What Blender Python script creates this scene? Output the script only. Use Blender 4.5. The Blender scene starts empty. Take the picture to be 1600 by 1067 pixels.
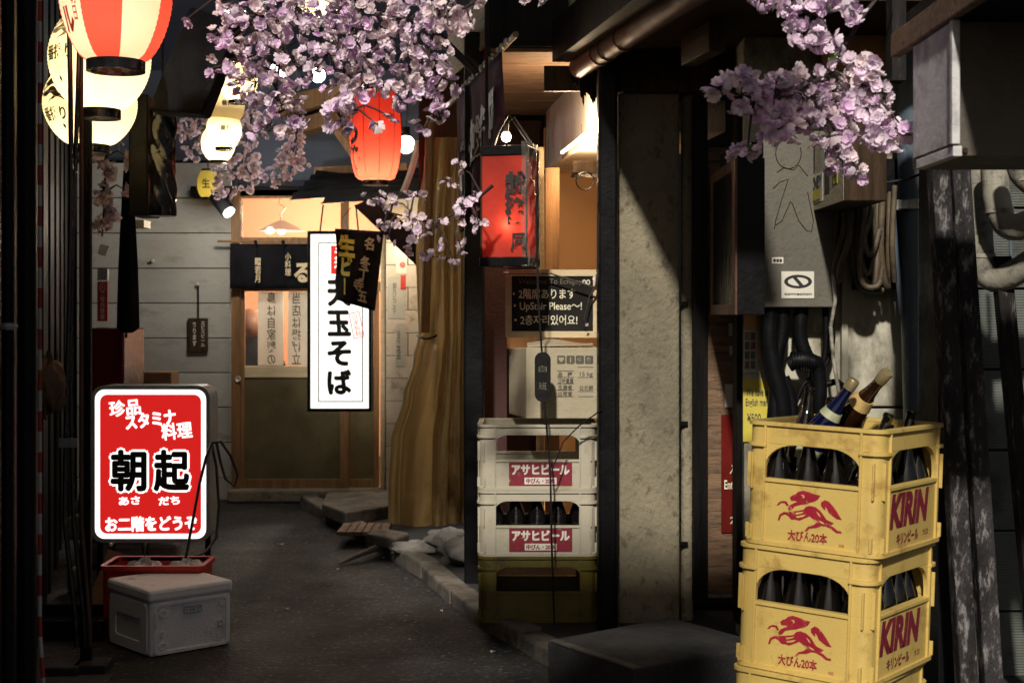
import bpy, bmesh, math, random
from math import sin, cos, pi, radians, sqrt
from mathutils import Vector, Matrix, Euler
from mathutils.geometry import tessellate_polygon

random.seed(11)
sc = bpy.context.scene
col = sc.collection

# ------------------------------------------------------------------ camera
HC, YH = 1.25, 490.0                      # eye height, horizon row in the 1600 px frame
FPX = 1600 * 50 / 36
cd = bpy.data.cameras.new('camera'); cam = bpy.data.objects.new('camera', cd); col.objects.link(cam)
cam.location = (0, 0, HC); cam.rotation_euler = (radians(90), 0, 0)
cd.lens = 50; cd.sensor_width = 36; cd.shift_y = (YH - 533.5) / 1600; cd.clip_start = 0.05; cd.clip_end = 500
cd.dof.use_dof = True; cd.dof.focus_distance = 4.9; cd.dof.aperture_fstop = 6.3
sc.camera = cam

# ------------------------------------------------------------------ light
SUN = Vector((0.15, 1.0, -0.72)).normalized()          # direction of travel
w = bpy.data.worlds.new('World'); sc.world = w; w.use_nodes = True
nt = w.node_tree; bg = nt.nodes['Background']
sky = nt.nodes.new('ShaderNodeTexSky'); sky.sky_type = 'NISHITA'; sky.sun_disc = False
sky.sun_elevation = math.asin(-SUN.z); sky.sun_rotation = math.atan2(-SUN.x, -SUN.y)
sky.dust_density = 3.0; sky.ozone_density = 0.6; sky.air_density = 1.0
nt.links.new(sky.outputs[0], bg.inputs[0]); bg.inputs[1].default_value = 0.025
sd = bpy.data.lights.new('sun', 'SUN'); sd.energy = 3.9; sd.angle = radians(2.4); sd.color = (1.0, 0.94, 0.82)
so = bpy.data.objects.new('sun', sd); col.objects.link(so)
so.rotation_euler = SUN.to_track_quat('-Z', 'Y').to_euler(); so.location = (0, -3, 6)
sc.view_settings.view_transform = 'Standard'; sc.view_settings.look = 'None'
sc.view_settings.exposure = 0.0; sc.view_settings.gamma = 1.0; sc.view_settings.use_curve_mapping = False
cy = sc.cycles
cy.use_denoising = True; cy.max_bounces = 6; cy.diffuse_bounces = 3; cy.glossy_bounces = 3
cy.transmission_bounces = 4; cy.transparent_max_bounces = 10; cy.caustics_reflective = False; cy.caustics_refractive = False
cy.sample_clamp_indirect = 3.0

# ------------------------------------------------------------------ helpers
def P(px, py, D): return Vector(((px - 800) * D / FPX, D, HC + (YH - py) * D / FPX))
def X(px, D): return (px - 800) * D / FPX
def Z(py, D): return HC + (YH - py) * D / FPX
def G(px, py, z=0.0):
    D = (HC - z) * FPX / (py - YH); return Vector(((px - 800) * D / FPX, D, z))

def mw(o):
    m = Matrix.LocRotScale(o.location, o.rotation_euler, o.scale)
    return mw(o.parent) @ m if o.parent else m

def tag(o, label=None, cat=None, group=None, kind=None):
    if label: o['label'] = label
    if cat: o['category'] = cat
    if group: o['group'] = group
    if kind: o['kind'] = kind
    return o

def thing(name, label, cat, loc, rot=(0, 0, 0), group=None):
    o = bpy.data.objects.new(name, None); col.objects.link(o)
    o.empty_display_size = .05; o.location = loc; o.rotation_euler = rot
    return tag(o, label, cat, group)

class MB:
    def __init__(s): s.v = []; s.f = []; s.m = []
    def add(s, vs, fs, mi=0):
        n = len(s.v); s.v += [Vector(v) for v in vs]
        for f in fs: s.f.append([n + i for i in f]); s.m.append(mi)
        return s
    def box(s, c, size, rot=None, mi=0, taper=1.0):
        x, y, z = (q / 2 for q in size); c = Vector(c)
        vs = [Vector((sx * x * (taper if sz > 0 else 1), sy * y * (taper if sz > 0 else 1), sz * z)) for sz in (-1, 1) for sy in (-1, 1) for sx in (-1, 1)]
        if rot is not None:
            R = rot if isinstance(rot, Matrix) else Euler(rot).to_matrix(); vs = [R @ v for v in vs]
        return s.add([c + v for v in vs], [(0, 2, 3, 1), (4, 5, 7, 6), (0, 1, 5, 4), (2, 6, 7, 3), (0, 4, 6, 2), (1, 3, 7, 5)], mi)
    def b2(s, a, b, mi=0):
        a = Vector(a); b = Vector(b)
        return s.box((a + b) / 2, [abs(q) for q in (b - a)], mi=mi)
    def tube(s, path, r, n=8, mi=0, caps=True):
        path = [Vector(p) for p in path]; N = len(path)
        rs = r if isinstance(r, (list, tuple)) else [r] * N
        vs = []; up = None
        for i, p in enumerate(path):
            t = (path[min(i + 1, N - 1)] - path[max(i - 1, 0)]); t = t.normalized() if t.length else Vector((0, 0, 1))
            if up is None: up = Vector((0, 0, 1)) if abs(t.z) < .9 else Vector((1, 0, 0))
            a = t.cross(up).normalized(); b = t.cross(a).normalized(); up = -b if False else up - t * up.dot(t)
            if up.length < 1e-4: up = a
            up.normalize()
            vs += [p + rs[i] * (cos(2 * pi * k / n) * a + sin(2 * pi * k / n) * b) for k in range(n)]
        fs = [(i * n + k, i * n + (k + 1) % n, (i + 1) * n + (k + 1) % n, (i + 1) * n + k) for i in range(N - 1) for k in range(n)]
        if caps: fs += [tuple(range(n))[::-1], tuple((N - 1) * n + k for k in range(n))]
        return s.add(vs, fs, mi)
    def lathe(s, prof, M=None, n=24, mi=0, caps=True):
        vs = []; M = M or Matrix()
        for r, z in prof: vs += [M @ Vector((r * cos(2 * pi * k / n), r * sin(2 * pi * k / n), z)) for k in range(n)]
        N = len(prof)
        fs = [(i * n + k, i * n + (k + 1) % n, (i + 1) * n + (k + 1) % n, (i + 1) * n + k) for i in range(N - 1) for k in range(n)]
        if caps: fs += [tuple(range(n))[::-1], tuple((N - 1) * n + k for k in range(n))]
        return s.add(vs, fs, mi)
    def plate(s, loops, th, M, mi=0):
        """loops: outer + holes in the local xy plane, face at z=0, body towards -z"""
        flat = [Vector((p[0], p[1], 0)) for l in loops for p in l]
        tri = tessellate_polygon([[Vector((p[0], p[1], 0)) for p in l] for l in loops])
        n = len(flat); fs = []
        for t in tri:
            a, b, c = (flat[i] for i in t)
            if (b - a).cross(c - a).z < 0: t = (t[0], t[2], t[1])
            fs.append(tuple(t))
            if th: fs.append(tuple(n + i for i in reversed(t)))
        vs = [M @ p for p in flat]
        if th:
            vs += [M @ (p + Vector((0, 0, -th))) for p in flat]
            k = 0
            for li, l in enumerate(loops):
                m = len(l); ar = sum(l[i][0] * l[(i + 1) % m][1] - l[(i + 1) % m][0] * l[i][1] for i in range(m))
                ccw = (ar > 0) == (li == 0)
                for i in range(m):
                    q = (k + i, n + k + i, n + k + (i + 1) % m, k + (i + 1) % m)
                    fs.append(q if ccw else q[::-1])
                k += m
        return s.add(vs, fs, mi)
    def grid(s, fn, nu, nv, mi=0):
        vs = [fn(i / nu, j / nv) for j in range(nv + 1) for i in range(nu + 1)]
        fs = [(j * (nu + 1) + i, j * (nu + 1) + i + 1, (j + 1) * (nu + 1) + i + 1, (j + 1) * (nu + 1) + i) for j in range(nv) for i in range(nu)]
        return s.add(vs, fs, mi)
    def build(s, name, mats, parent=None, smooth=None, bevel=0, world=True, solid=0, **tg):
        me = bpy.data.meshes.new(name); vs = s.v
        o = bpy.data.objects.new(name, me); col.objects.link(o)
        if parent is not None:
            o.parent = parent
            if world:
                I = mw(parent).inverted(); vs = [I @ v for v in vs]
        elif world:
            xs = [v.x for v in vs]; ys = [v.y for v in vs]
            L = Vector(((min(xs) + max(xs)) / 2, (min(ys) + max(ys)) / 2, min(v.z for v in vs)))
            o.location = L; vs = [v - L for v in vs]
        me.from_pydata(vs, [], s.f); me.update()
        for m in (mats if isinstance(mats, (list, tuple)) else [mats]): me.materials.append(m)
        me.polygons.foreach_set('material_index', s.m)
        if smooth is not None:
            me.polygons.foreach_set('use_smooth', [True] * len(me.polygons))
            me.set_sharp_from_angle(angle=radians(smooth))
        me.update()
        if solid: md = o.modifiers.new('solid', 'SOLIDIFY'); md.thickness = solid
        if bevel:
            md = o.modifiers.new('bevel', 'BEVEL'); md.width = bevel; md.segments = 2; md.limit_method = 'ANGLE'; md.angle_limit = radians(40)
        return tag(o, **tg)

def copy_tree(o, parent=None):
    c = o.copy(); col.objects.link(c); c.parent = parent
    for ch in list(o.children): copy_tree(ch, c)
    return c

def frame(o, x, y):
    """matrix with local x,y axes along the given world vectors, z = x cross y"""
    x = Vector(x).normalized(); y = Vector(y).normalized(); z = x.cross(y).normalized()
    return Matrix(((x.x, y.x, z.x, o[0]), (x.y, y.y, z.y, o[1]), (x.z, y.z, z.z, o[2]), (0, 0, 0, 1)))
def facing(p):           # local plane that faces the camera side (-Y)
    return frame(p, (1, 0, 0), (0, 0, 1))

def rrect(w, h, r, n=5, cx=0, cy=0):
    pts = []
    for sx, sy, a0 in ((1, -1, -90), (1, 1, 0), (-1, 1, 90), (-1, -1, 180)):
        for k in range(n + 1):
            a = radians(a0 + 90 * k / n)
            pts.append((cx + sx * (w / 2 - r) + r * cos(a), cy + sy * (h / 2 - r) + r * sin(a)))
    return pts
def rect(x0, y0, x1, y1): return [(x0, y0), (x1, y0), (x1, y1), (x0, y1)]

_tc = {}
def text2d(s, offset=0.0, vertical=False, shear=0.0):
    """glyph outline mesh with unit em size, centred on the origin: verts, faces, width, height"""
    key = (s, offset, vertical, shear)
    if key in _tc: return _tc[key]
    c = bpy.data.curves.new('lettering', 'FONT'); c.body = '\n'.join(s) if vertical else s
    c.size = 1; c.offset = offset; c.align_x = 'CENTER'; c.space_line = 1.0; c.shear = shear; c.resolution_u = 4
    o = bpy.data.objects.new('lettering', c); col.objects.link(o)
    dg = bpy.context.evaluated_depsgraph_get(); m = bpy.data.meshes.new_from_object(o.evaluated_get(dg))
    vs = [(v.co.x, v.co.y) for v in m.vertices]; fs = [tuple(p.vertices) for p in m.polygons]
    bpy.data.objects.remove(o); bpy.data.curves.remove(c); bpy.data.meshes.remove(m)
    x0 = min(v[0] for v in vs); x1 = max(v[0] for v in vs); y0 = min(v[1] for v in vs); y1 = max(v[1] for v in vs)
    vs = [(a - (x0 + x1) / 2, b - (y0 + y1) / 2) for a, b in vs]
    _tc[key] = (vs, fs, x1 - x0, y1 - y0); return _tc[key]

def put_text(mb, s, M, w=None, h=None, at=(0, 0), rot=0, lift=.0015, mi=0, mirror=False, fn=None, bold=0, **k):
    """bold: the glyphs are repeated on a small circle of that radius (in metres) to thicken the strokes"""
    if bold:
        for j in range(8): put_text(mb, s, M, w, h, (at[0] + bold * cos(j * pi / 4), at[1] + bold * sin(j * pi / 4)), rot, lift + .00004 * j, mi, mirror, **k)
        lift += .0004
    vs, fs, tw, th = text2d(s, **k)
    sx = (w / tw) if w else None; sy = (h / th) if h else None
    sx = sx or sy; sy = sy or sx
    c, q = cos(rot), sin(rot); out = []
    for a, b in vs:
        a *= sx * (-1 if mirror else 1); b *= sy
        a, b = at[0] + a * c - b * q, at[1] + a * q + b * c
        out.append(fn(a, b) if fn else M @ Vector((a, b, lift)))
    mb.add(out, [f[::-1] for f in fs] if mirror else fs, mi)

# ------------------------------------------------------------------ materials
MT = {}
def mat(name, c, rough=.6, metal=0., var=.2, scale=5., bump=.15, bscale=60., spec=.5, emit=None, es=0., dirt=None, rand=0., st=(1, 1, 1),
        coat=0., translucent=0., wave=None, glass=0.):
    m = bpy.data.materials.new(name); m.use_nodes = True; MT[name] = m
    t = m.node_tree; N = t.nodes; L = t.links; b = N['Principled BSDF']; out = N['Material Output']
    b.inputs['Roughness'].default_value = rough; b.inputs['Metallic'].default_value = metal
    b.inputs['Specular IOR Level'].default_value = spec
    if coat: b.inputs['Coat Weight'].default_value = coat; b.inputs['Coat Roughness'].default_value = .03
    tc = N.new('ShaderNodeTexCoord'); mp = N.new('ShaderNodeMapping'); mp.inputs['Scale'].default_value = st
    L.new(tc.outputs['Object'], mp.inputs['Vector'])
    # shift the pattern from piece to piece
    oi = N.new('ShaderNodeObjectInfo'); vm = N.new('ShaderNodeVectorMath'); vm.operation = 'SCALE'; vm.inputs[0].default_value = (13.1, 7.7, 5.3)
    L.new(oi.outputs['Random'], vm.inputs['Scale']); L.new(vm.outputs[0], mp.inputs['Location'])
    def noise(sc_, det=5, ro=.6):
        n = N.new('ShaderNodeTexNoise'); n.inputs['Scale'].default_value = sc_; n.inputs['Detail'].default_value = det; n.inputs['Roughness'].default_value = ro
        L.new(mp.outputs[0], n.inputs['Vector']); return n.outputs['Fac']
    def rng(sock, a, b_, c_, d):
        r = N.new('ShaderNodeMapRange'); L.new(sock, r.inputs[0])
        for i, q in enumerate((a, b_, c_, d)): r.inputs[i + 1].default_value = q
        return r.outputs[0]
    def mix(fac, A, B):
        x = N.new('ShaderNodeMix'); x.data_type = 'RGBA'; L.new(fac, x.inputs['Factor'])
        for s_, q in ((x.inputs['A'], A), (x.inputs['B'], B)):
            if isinstance(q, (tuple, list)): s_.default_value = (*q[:3], 1)
            else: L.new(q, s_)
        return x.outputs['Result']
    lo = [max(0, q * (1 - var)) for q in c]; hi = [min(1, q * (1 + var)) for q in c]
    cs = mix(rng(noise(scale), .3, .7, 0, 1), lo, hi)
    if dirt:
        dc, amt, dsc = dirt
        cs = mix(rng(noise(dsc, 8, .7), .62 - amt * .3, .72 - amt * .25, 0, .9), cs, dc)
    if rand:
        h = N.new('ShaderNodeHueSaturation'); L.new(rng(oi.outputs['Random'], 0, 1, 1 - rand, 1 + rand), h.inputs['Value']); L.new(cs, h.inputs['Color']); cs = h.outputs[0]
    L.new(cs, b.inputs['Base Color'])
    if bump or wave:
        bn = N.new('ShaderNodeBump'); bn.inputs['Strength'].default_value = bump; bn.inputs['Distance'].default_value = .01
        if wave:
            wv = N.new('ShaderNodeTexWave'); wv.inputs['Scale'].default_value = wave[0]; wv.bands_direction = wave[1]; L.new(mp.outputs[0], wv.inputs['Vector']); L.new(wv.outputs['Fac'], bn.inputs['Height'])
        else: L.new(noise(bscale, 4), bn.inputs['Height'])
        L.new(bn.outputs[0], b.inputs['Normal'])
    L.new(rng(noise(scale * 2.3), .3, .7, rough - min(.1, rough * .5), min(1, rough + min(.1, rough * .5))), b.inputs['Roughness'])
    if emit is not None:
        b.inputs['Emission Color'].default_value = (*emit, 1); b.inputs['Emission Strength'].default_value = es
    if translucent:
        tr = N.new('ShaderNodeBsdfTranslucent'); L.new(cs, tr.inputs['Color'])
        ms = N.new('ShaderNodeMixShader'); ms.inputs[0].default_value = translucent
        L.new(b.outputs[0], ms.inputs[1]); L.new(tr.outputs[0], ms.inputs[2]); L.new(ms.outputs[0], out.inputs[0])
    if glass:
        tr = N.new('ShaderNodeBsdfTransparent'); tr.inputs['Color'].default_value = (.92, .93, .92, 1)
        ms = N.new('ShaderNodeMixShader'); fr = N.new('ShaderNodeFresnel'); fr.inputs['IOR'].default_value = 1.45
        ad = N.new('ShaderNodeMath'); ad.inputs[1].default_value = glass; L.new(fr.outputs[0], ad.inputs[0])
        L.new(ad.outputs[0], ms.inputs[0]); L.new(tr.outputs[0], ms.inputs[1]); L.new(b.outputs[0], ms.inputs[2]); L.new(ms.outputs[0], out.inputs[0])
    return m

K = mat
K('asphalt', (.021, .021, .022), .64, var=.7, scale=1.6, bump=1.0, bscale=60, dirt=((.20, .195, .185), .19, 48), spec=.2)
K('kerb', (.13, .115, .095), .8, var=.35, scale=7, bump=.6, bscale=70, dirt=((.05, .045, .04), .5, 6), rand=.25)
K('slab', (.036, .036, .038), .8, var=.3, scale=9, bump=.6, bscale=90, dirt=((.04, .04, .04), .4, 12), rand=.2)
K('concrete', (.225, .195, .135), .9, var=.3, scale=3.5, bump=1.0, bscale=48, dirt=((.11, .09, .06), .26, 24), st=(1.1, 1.1, .8))
K('concrete_wall', (.50, .47, .38), .8, var=.2, scale=3, bump=.35, bscale=80, dirt=((.10, .075, .04), .40, 2.6), st=(1, 1, .5))
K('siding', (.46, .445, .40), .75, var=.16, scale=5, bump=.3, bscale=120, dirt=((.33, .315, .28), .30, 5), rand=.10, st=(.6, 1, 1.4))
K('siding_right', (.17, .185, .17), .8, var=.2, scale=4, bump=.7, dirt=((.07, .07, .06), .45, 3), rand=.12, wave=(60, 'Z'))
K('tile_white', (.62, .55, .46), .35, var=.1, scale=6, bump=.05, rand=.08, dirt=((.35, .27, .18), .22, 8))
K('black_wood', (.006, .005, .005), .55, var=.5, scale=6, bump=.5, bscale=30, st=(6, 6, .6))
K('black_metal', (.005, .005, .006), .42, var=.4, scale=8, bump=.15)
K('black_gloss', (.008, .008, .009), .16, var=.3, scale=10, bump=.35, bscale=22)
K('black_cloth', (.006, .006, .008), .9, var=.4, scale=7, bump=.5, bscale=150)
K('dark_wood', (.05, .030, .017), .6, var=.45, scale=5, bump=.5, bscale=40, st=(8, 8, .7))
K('brown_wood', (.22, .115, .045), .55, var=.35, scale=5, bump=.35, bscale=50, st=(7, 7, .6), rand=.1)
K('plank_wood', (.19, .11, .06), .65, var=.4, scale=6, bump=.5, bscale=40, st=(1, 8, 8), dirt=((.06, .04, .025), .4, 9))
K('door_panel', (.12, .095, .05), .5, var=.3, scale=4, bump=.2, bscale=120)
K('weathered_wood', (.035, .032, .034), .8, var=.6, scale=8, bump=1.0, bscale=45, st=(2.5, 2.5, .9), dirt=((.27, .25, .25), .30, 16))
K('weathered_dark', (.025, .022, .022), .8, var=.5, scale=6, bump=.8, bscale=35, st=(5, 5, .7), dirt=((.2, .19, .18), .18, 12))
K('peach', (.74, .42, .26), .8, var=.06, scale=2, bump=.1)
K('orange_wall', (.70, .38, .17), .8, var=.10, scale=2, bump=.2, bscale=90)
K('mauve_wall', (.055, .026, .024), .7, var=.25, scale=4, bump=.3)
K('steel', (.72, .64, .54), .35, metal=.35, var=.2, scale=6, bump=.12, bscale=12, st=(1, 1, .3))
K('grey_metal', (.125, .115, .092), .55, metal=0., var=.2, scale=4, bump=.2, bscale=70, dirt=((.10, .07, .045), .22, 26))
K('box_metal_lit', (.66, .64, .65), .5, var=.16, scale=5, bump=.15, dirt=((.33, .32, .33), .4, 7))  # left side of the wall box, its light painted into the colour
K('box_metal_shaded', (.085, .07, .056), .6, var=.2, scale=4, bump=.2, dirt=((.06, .045, .04), .25, 13))  # front of the same box, darkened in colour for the canopy's shade
K('pipe_blue', (.085, .115, .15), .42, var=.25, scale=6, bump=.15, dirt=((.25, .28, .3), .12, 14), st=(3, 3, .8))
K('pipe_copper', (.10, .045, .03), .5, metal=.3, var=.35, scale=7, bump=.2, rand=.1)
K('pipe_beige', (.34, .315, .26), .5, var=.25, scale=6, bump=.3, bscale=40, dirt=((.06, .055, .05), .42, 9))
K('cable_tan', (.11, .08, .05), .6, var=.35, scale=12, bump=.2, dirt=((.05, .04, .03), .4, 14))
K('cable_black', (.01, .01, .01), .4, var=.2, bump=0)
K('clamp', (.42, .42, .41), .45, metal=.4, var=.25, scale=20, bump=.3)
K('crate_yellow', (.60, .425, .125), .48, var=.07, scale=4, bump=.12, bscale=160, dirt=((.40, .25, .07), .28, 11), rand=.06)
K('crate_white', (.44, .40, .315), .5, var=.08, scale=4, bump=.12, bscale=160, dirt=((.36, .30, .2), .3, 7), rand=.04)
K('crate_olive', (.10, .078, .007), .5, var=.3, scale=5, bump=.15, dirt=((.05, .035, .01), .4, 7))
K('print_red', (.30, .012, .03), .5, var=.2, scale=30, bump=0, dirt=((.5, .30, .12), .12, 45))
K('print_dark_red', (.20, .012, .03), .5, var=.2, scale=30, bump=0, dirt=((.4, .26, .14), .10, 45))
K('print_white', (.7, .66, .58), .5, var=.06, bump=0)
K('print_black', (.012, .012, .012), .6, var=.1, bump=0)
K('print_grey', (.09, .08, .06), .6, var=.1, bump=0)
K('chalk', (.72, .68, .52), .9, var=.3, scale=60, bump=0)
K('chalk_dim', (.16, .14, .10), .9, var=.4, scale=60, bump=0)
K('bottle_dark', (.005, .004, .0035), .04, var=.2, bump=0, spec=.7, coat=.6)
K('bottle_blue', (.003, .005, .032), .07, var=.2, bump=0, spec=.7, coat=.6)
K('bottle_brown', (.022, .008, .004), .06, var=.3, bump=0, spec=.7, coat=.6)
K('cap_gold', (.46, .37, .20), .35, metal=.6, var=.2, scale=30, bump=.1)
K('label_gold', (.75, .52, .2), .4, metal=.3, var=.25, scale=30, bump=0)
K('label_pale', (.42, .42, .28), .5, var=.25, scale=30, bump=0)
K('styrofoam', (.92, .92, .95), .7, var=.05, scale=20, bump=.35, bscale=220, dirt=((.52, .5, .5), .2, 6))
K('bucket_red', (.5, .035, .022), .4, var=.15, bump=.1)
K('bag_white', (.62, .62, .62), .4, var=.1, bump=.7, bscale=18)
K('cardboard', (.42, .36, .25), .75, var=.14, scale=5, bump=.3, bscale=60, dirt=((.28, .23, .15), .3, 5))
K('cardboard_dark', (.17, .095, .045), .75, var=.25, scale=5, bump=.3)
K('frame_beige', (.62, .49, .3), .6, var=.14, scale=7, bump=.3, st=(1, 1, 6))
K('chalkboard', (.016, .015, .014), .75, var=.3, scale=9, bump=.05)
K('petal', (.97, .79, .93), .7, var=.10, scale=30, bump=.1, bscale=200, translucent=.27, rand=.16)
K('petal_pale', (.98, .80, .84), .7, var=.10, scale=30, bump=.1, bscale=200, translucent=.32, rand=.14)
K('petal_mauve', (.85, .63, .84), .7, var=.15, scale=30, bump=.1, bscale=200, translucent=.27, rand=.2)
K('twig', (.03, .018, .014), .7, var=.3, bump=.3)
K('leaf', (.10, .16, .05), .5, var=.3, bump=.1, translucent=.3)
K('sheet', (.50, .36, .165), .14, var=.2, scale=2.0, bump=.55, bscale=8, translucent=.48, dirt=((.12, .058, .018), .40, 1.2), spec=.8, st=(1, 1, .6))
K('plastic_clear', (.62, .58, .5), .12, var=.2, scale=9, bump=.9, bscale=16, glass=.10)
K('glass', (.5, .5, .5), .04, bump=0, var=0, glass=.05)
K('noren_purple', (.10, .030, .060), .85, var=.3, scale=6, bump=.4, bscale=150, translucent=.1)
K('cloth_red', (.50, .05, .015), .85, var=.25, scale=8, bump=.3, st=(20, 1, 1))
K('bamboo_blind', (.46, .40, .22), .6, var=.4, scale=9, bump=.3, st=(.6, .6, 10), rand=.1)
K('bamboo_pole', (.20, .15, .07), .35, var=.4, scale=9, bump=.15)
K('tarp_blue', (.06, .14, .32), .5, var=.2, scale=3, bump=.3, bscale=12)
K('wall_bluegrey', (.08, .095, .125), .8, var=.15, scale=2, bump=.2)
K('roof_black', (.008, .008, .008), .5, var=.4, scale=5, bump=.3, bscale=60)
K('paper', (.80, .79, .73), .8, var=.08, scale=6, bump=.05, translucent=.5)
K('paper_yellow', (.58, .48, .06), .6, var=.08, scale=6, bump=.05)
K('red_gloss', (.13, .012, .010), .2, var=.3, bump=.1)
K('sign_frame', (.30, .33, .34), .45, var=.1, bump=.05)
K('skin', (.42, .24, .15), .55, var=.1, bump=0)
K('hair_brown', (.20, .075, .03), .5, var=.3, scale=30, bump=.4, st=(8, 8, 1))
K('stone', (.16, .15, .14), .85, var=.3, scale=5, bump=.8, bscale=25)
# things that give off light
def glow(name, c, e, s=1.0): return K(name, c, .6, var=.03, bump=0, emit=e, es=s)
glow('lit_white', (.8, .82, .82), (1.0, 1.0, .97), 1.35)
glow('lit_soba', (.8, .82, .78), (1.0, 1.0, .92), 1.25)
glow('lit_red', (.5, .02, .015), (.80, .018, .016), .78)
glow('lit_bulb', (.9, .9, .9), (1, .86, .6), 14)
glow('lit_strip', (.9, .9, .9), (1, .78, .5), 5)
glow('lit_bulb_white', (.9, .9, .9), (.9, .96, 1), 12)
K('lantern_cream', (.88, .78, .54), .7, var=.05, bump=0, translucent=.55, emit=(1, .76, .38), es=.22)
K('lantern_white', (.88, .76, .60), .7, var=.04, bump=0, translucent=.55, emit=(1, .72, .42), es=.25)
K('lantern_red', (.84, .105, .07), .7, var=.05, bump=0, translucent=.55, emit=(1, .05, .03), es=.05)
K('lamp_paper', (.85, .72, .48), .7, var=.08, bump=0, translucent=.4, emit=(1, .78, .45), es=.55)
K('lantern_yellow', (.70, .58, .12), .7, var=.06, bump=0, translucent=.5, emit=(1, .8, .2), es=.12)
K('lantern_square', (.66, .06, .035), .75, var=.25, scale=7, bump=.2, bscale=12, translucent=.5)
M_ = MT
for q in ('black_wood', 'black_metal', 'black_cloth', 'roof_black', 'dark_wood', 'mauve_wall', 'weathered_wood', 'weathered_dark', 'chalkboard', 'slab', 'door_panel', 'wall_bluegrey'): MT[q].node_tree.nodes['Principled BSDF'].inputs['Specular IOR Level'].default_value = .15
def lamp(name, loc, power, color, parent=None, r=.02):
    l = bpy.data.lights.new(name, 'POINT'); l.energy = power; l.color = color; l.shadow_soft_size = r
    o = bpy.data.objects.new(name, l); col.objects.link(o)
    if parent is not None: o.parent = parent; o.location = mw(parent).inverted() @ Vector(loc)
    else: o.location = loc
    return o
# ================================================================== ground
mb = MB(); mb.grid(lambda u, v: Vector((-60 + 120 * u, -40 + 120 * v, 0)), 8, 8)
mb.build('road', M_['asphalt'], kind='structure', label='dark asphalt of the narrow alley')

kp = [G(470, 790), G(560, 843), G(612, 873), G(660, 903), G(705, 943), G(752, 980), G(812, 1012), G(908, 1070), G(1040, 1180)]
pv = [(p.x + .09, p.y + .03) for p in kp] + [(3.2, 2.6), (3.2, 9.45), (-1.25, 9.45)]
mb = MB(); mb.plate([[(a, b) for a, b in pv]], .2, Matrix.Translation((0, 0, .055)))
pav = mb.build('pavement', M_['slab'], kind='structure', label='grey strip of pavement in front of the shops')
for i in range(len(kp) - 1):
    a, b = kp[i], kp[i + 1]; L = (b - a).length; n = max(1, round(L / .62)); d = (b - a) / n
    for k in range(n):
        p = a + d * (k + .5); ang = math.atan2(d.y, d.x)
        mb = MB(); mb.box((p.x + .045, p.y, .02), (d.length - .012, .105, .10 + random.uniform(-.012, .012)), (random.uniform(-.03, .03), random.uniform(-.02, .02), ang))
        mb.build('kerb_stone', M_['kerb'], pav, bevel=.012)
for i, (px, py) in enumerate(((143, 1075), (92, 1078), (145, 1046), (102, 1049), (190, 1083))):       # paving slabs at the foot of the dark posts
    g = G(px, py)
    mb = MB(); mb.box((g.x, g.y, .006), (.115, .13, .05), (0, 0, .05))
    mb.build('paving_slab', M_['slab'], bpy.data.objects['road'], bevel=.006)

# scraps of litter on the asphalt
lit = [(438, 851, .035), (448, 952, .02), (528, 890, .012), (600, 872, .014), (770, 1019, .018), (835, 983, .03), (420, 935, .010), (690, 955, .010), (640, 1000, .009)]
for i, ((px, py, s), lb) in enumerate(zip(lit, ('largest pale scrap of litter, in front of the sliding door', 'pale scrap of litter right of the foam box', 'tiny pale scrap beside the twisted rag', 'tiny pale scrap at the kerb below the plastic sheet', 'pale scrap on the asphalt before the olive crate', 'pale scrap under the olive crate', 'tiny pale speck above the scrap by the foam box', 'tiny pale speck near the bend of the kerb', 'tiny pale speck in the middle of the near asphalt'))):
    g = G(px, py); mb = MB()
    mb.grid(lambda u, v: Vector((g.x + s * (u - .5) * (1 + .3 * sin(9 * v + i)), g.y + s * .8 * (v - .5), .006 + .004 * sin(5 * u + i) * cos(4 * v))), 4, 3)
    mb.build('paper_scrap', M_['paper'], label=lb, cat='litter', group='scraps of litter on the asphalt', solid=.001)

# concrete step in front of the recessed door
fc, lc, rc = G(990, 1045, .15), G(880, 1008, .15), G(1150, 1015, .15); bc = lc + (rc - fc) * 1.35; rc2 = fc + (rc - fc) * 1.35
st = thing('door_step', 'low dark concrete step with ribbed edge before the recessed brown door', 'step', (fc.x, fc.y, 0))
mb = MB(); mb.plate([[(p.x, p.y) for p in (fc, rc2, bc + (lc - fc) * .35, lc + (lc - fc) * .25)]], .2, Matrix.Translation((0, 0, .15)))
mb.build('slab', M_['slab'], st, bevel=.01)
mb = MB()
for k in range(46):
    p = fc.lerp(lc + (lc - fc) * .2, (k + .5) / 46); mb.box((p.x + .012, p.y, .153), (.03, .005, .006), (0, 0, math.atan2((lc - fc).y, (lc - fc).x) + pi / 2))
mb.build('ribbed_nosing', M_['kerb'], st)

# ================================================================== back of the alley
DB = 9.58
bw = thing('clad_wall', 'grey wall of wide horizontal boards left of the lit shop door', 'wall', P(265, 780, DB))
ys = [255, 310, 365, 420, 474.5, 529, 583, 637, 692, 747, 782]
for a, b in zip(ys, ys[1:]):
    mb = MB(); mb.b2((X(120, DB), DB, Z(b, DB) + .006), (X(361, DB), DB + .03, Z(a, DB)))
    mb.build('board', M_['siding'], bw, bevel=.003)
mb = MB(); mb.b2((X(110, DB), DB + .035, 0), (X(361, DB), DB + .12, Z(250, DB))); mb.build('backing', M_['black_metal'], bw)
for px, py in ((240, 408), (310, 444)):
    mb = MB(); q = P(px, py, DB - .015); mb.lathe([(.008, 0), (.011, .012), (.013, .02), (.008, .03)], frame(q, (1, 0, 0), (0, 0, 1)), 12)
    mb.build('knob', M_['print_white'], bw, smooth=40)

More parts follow.
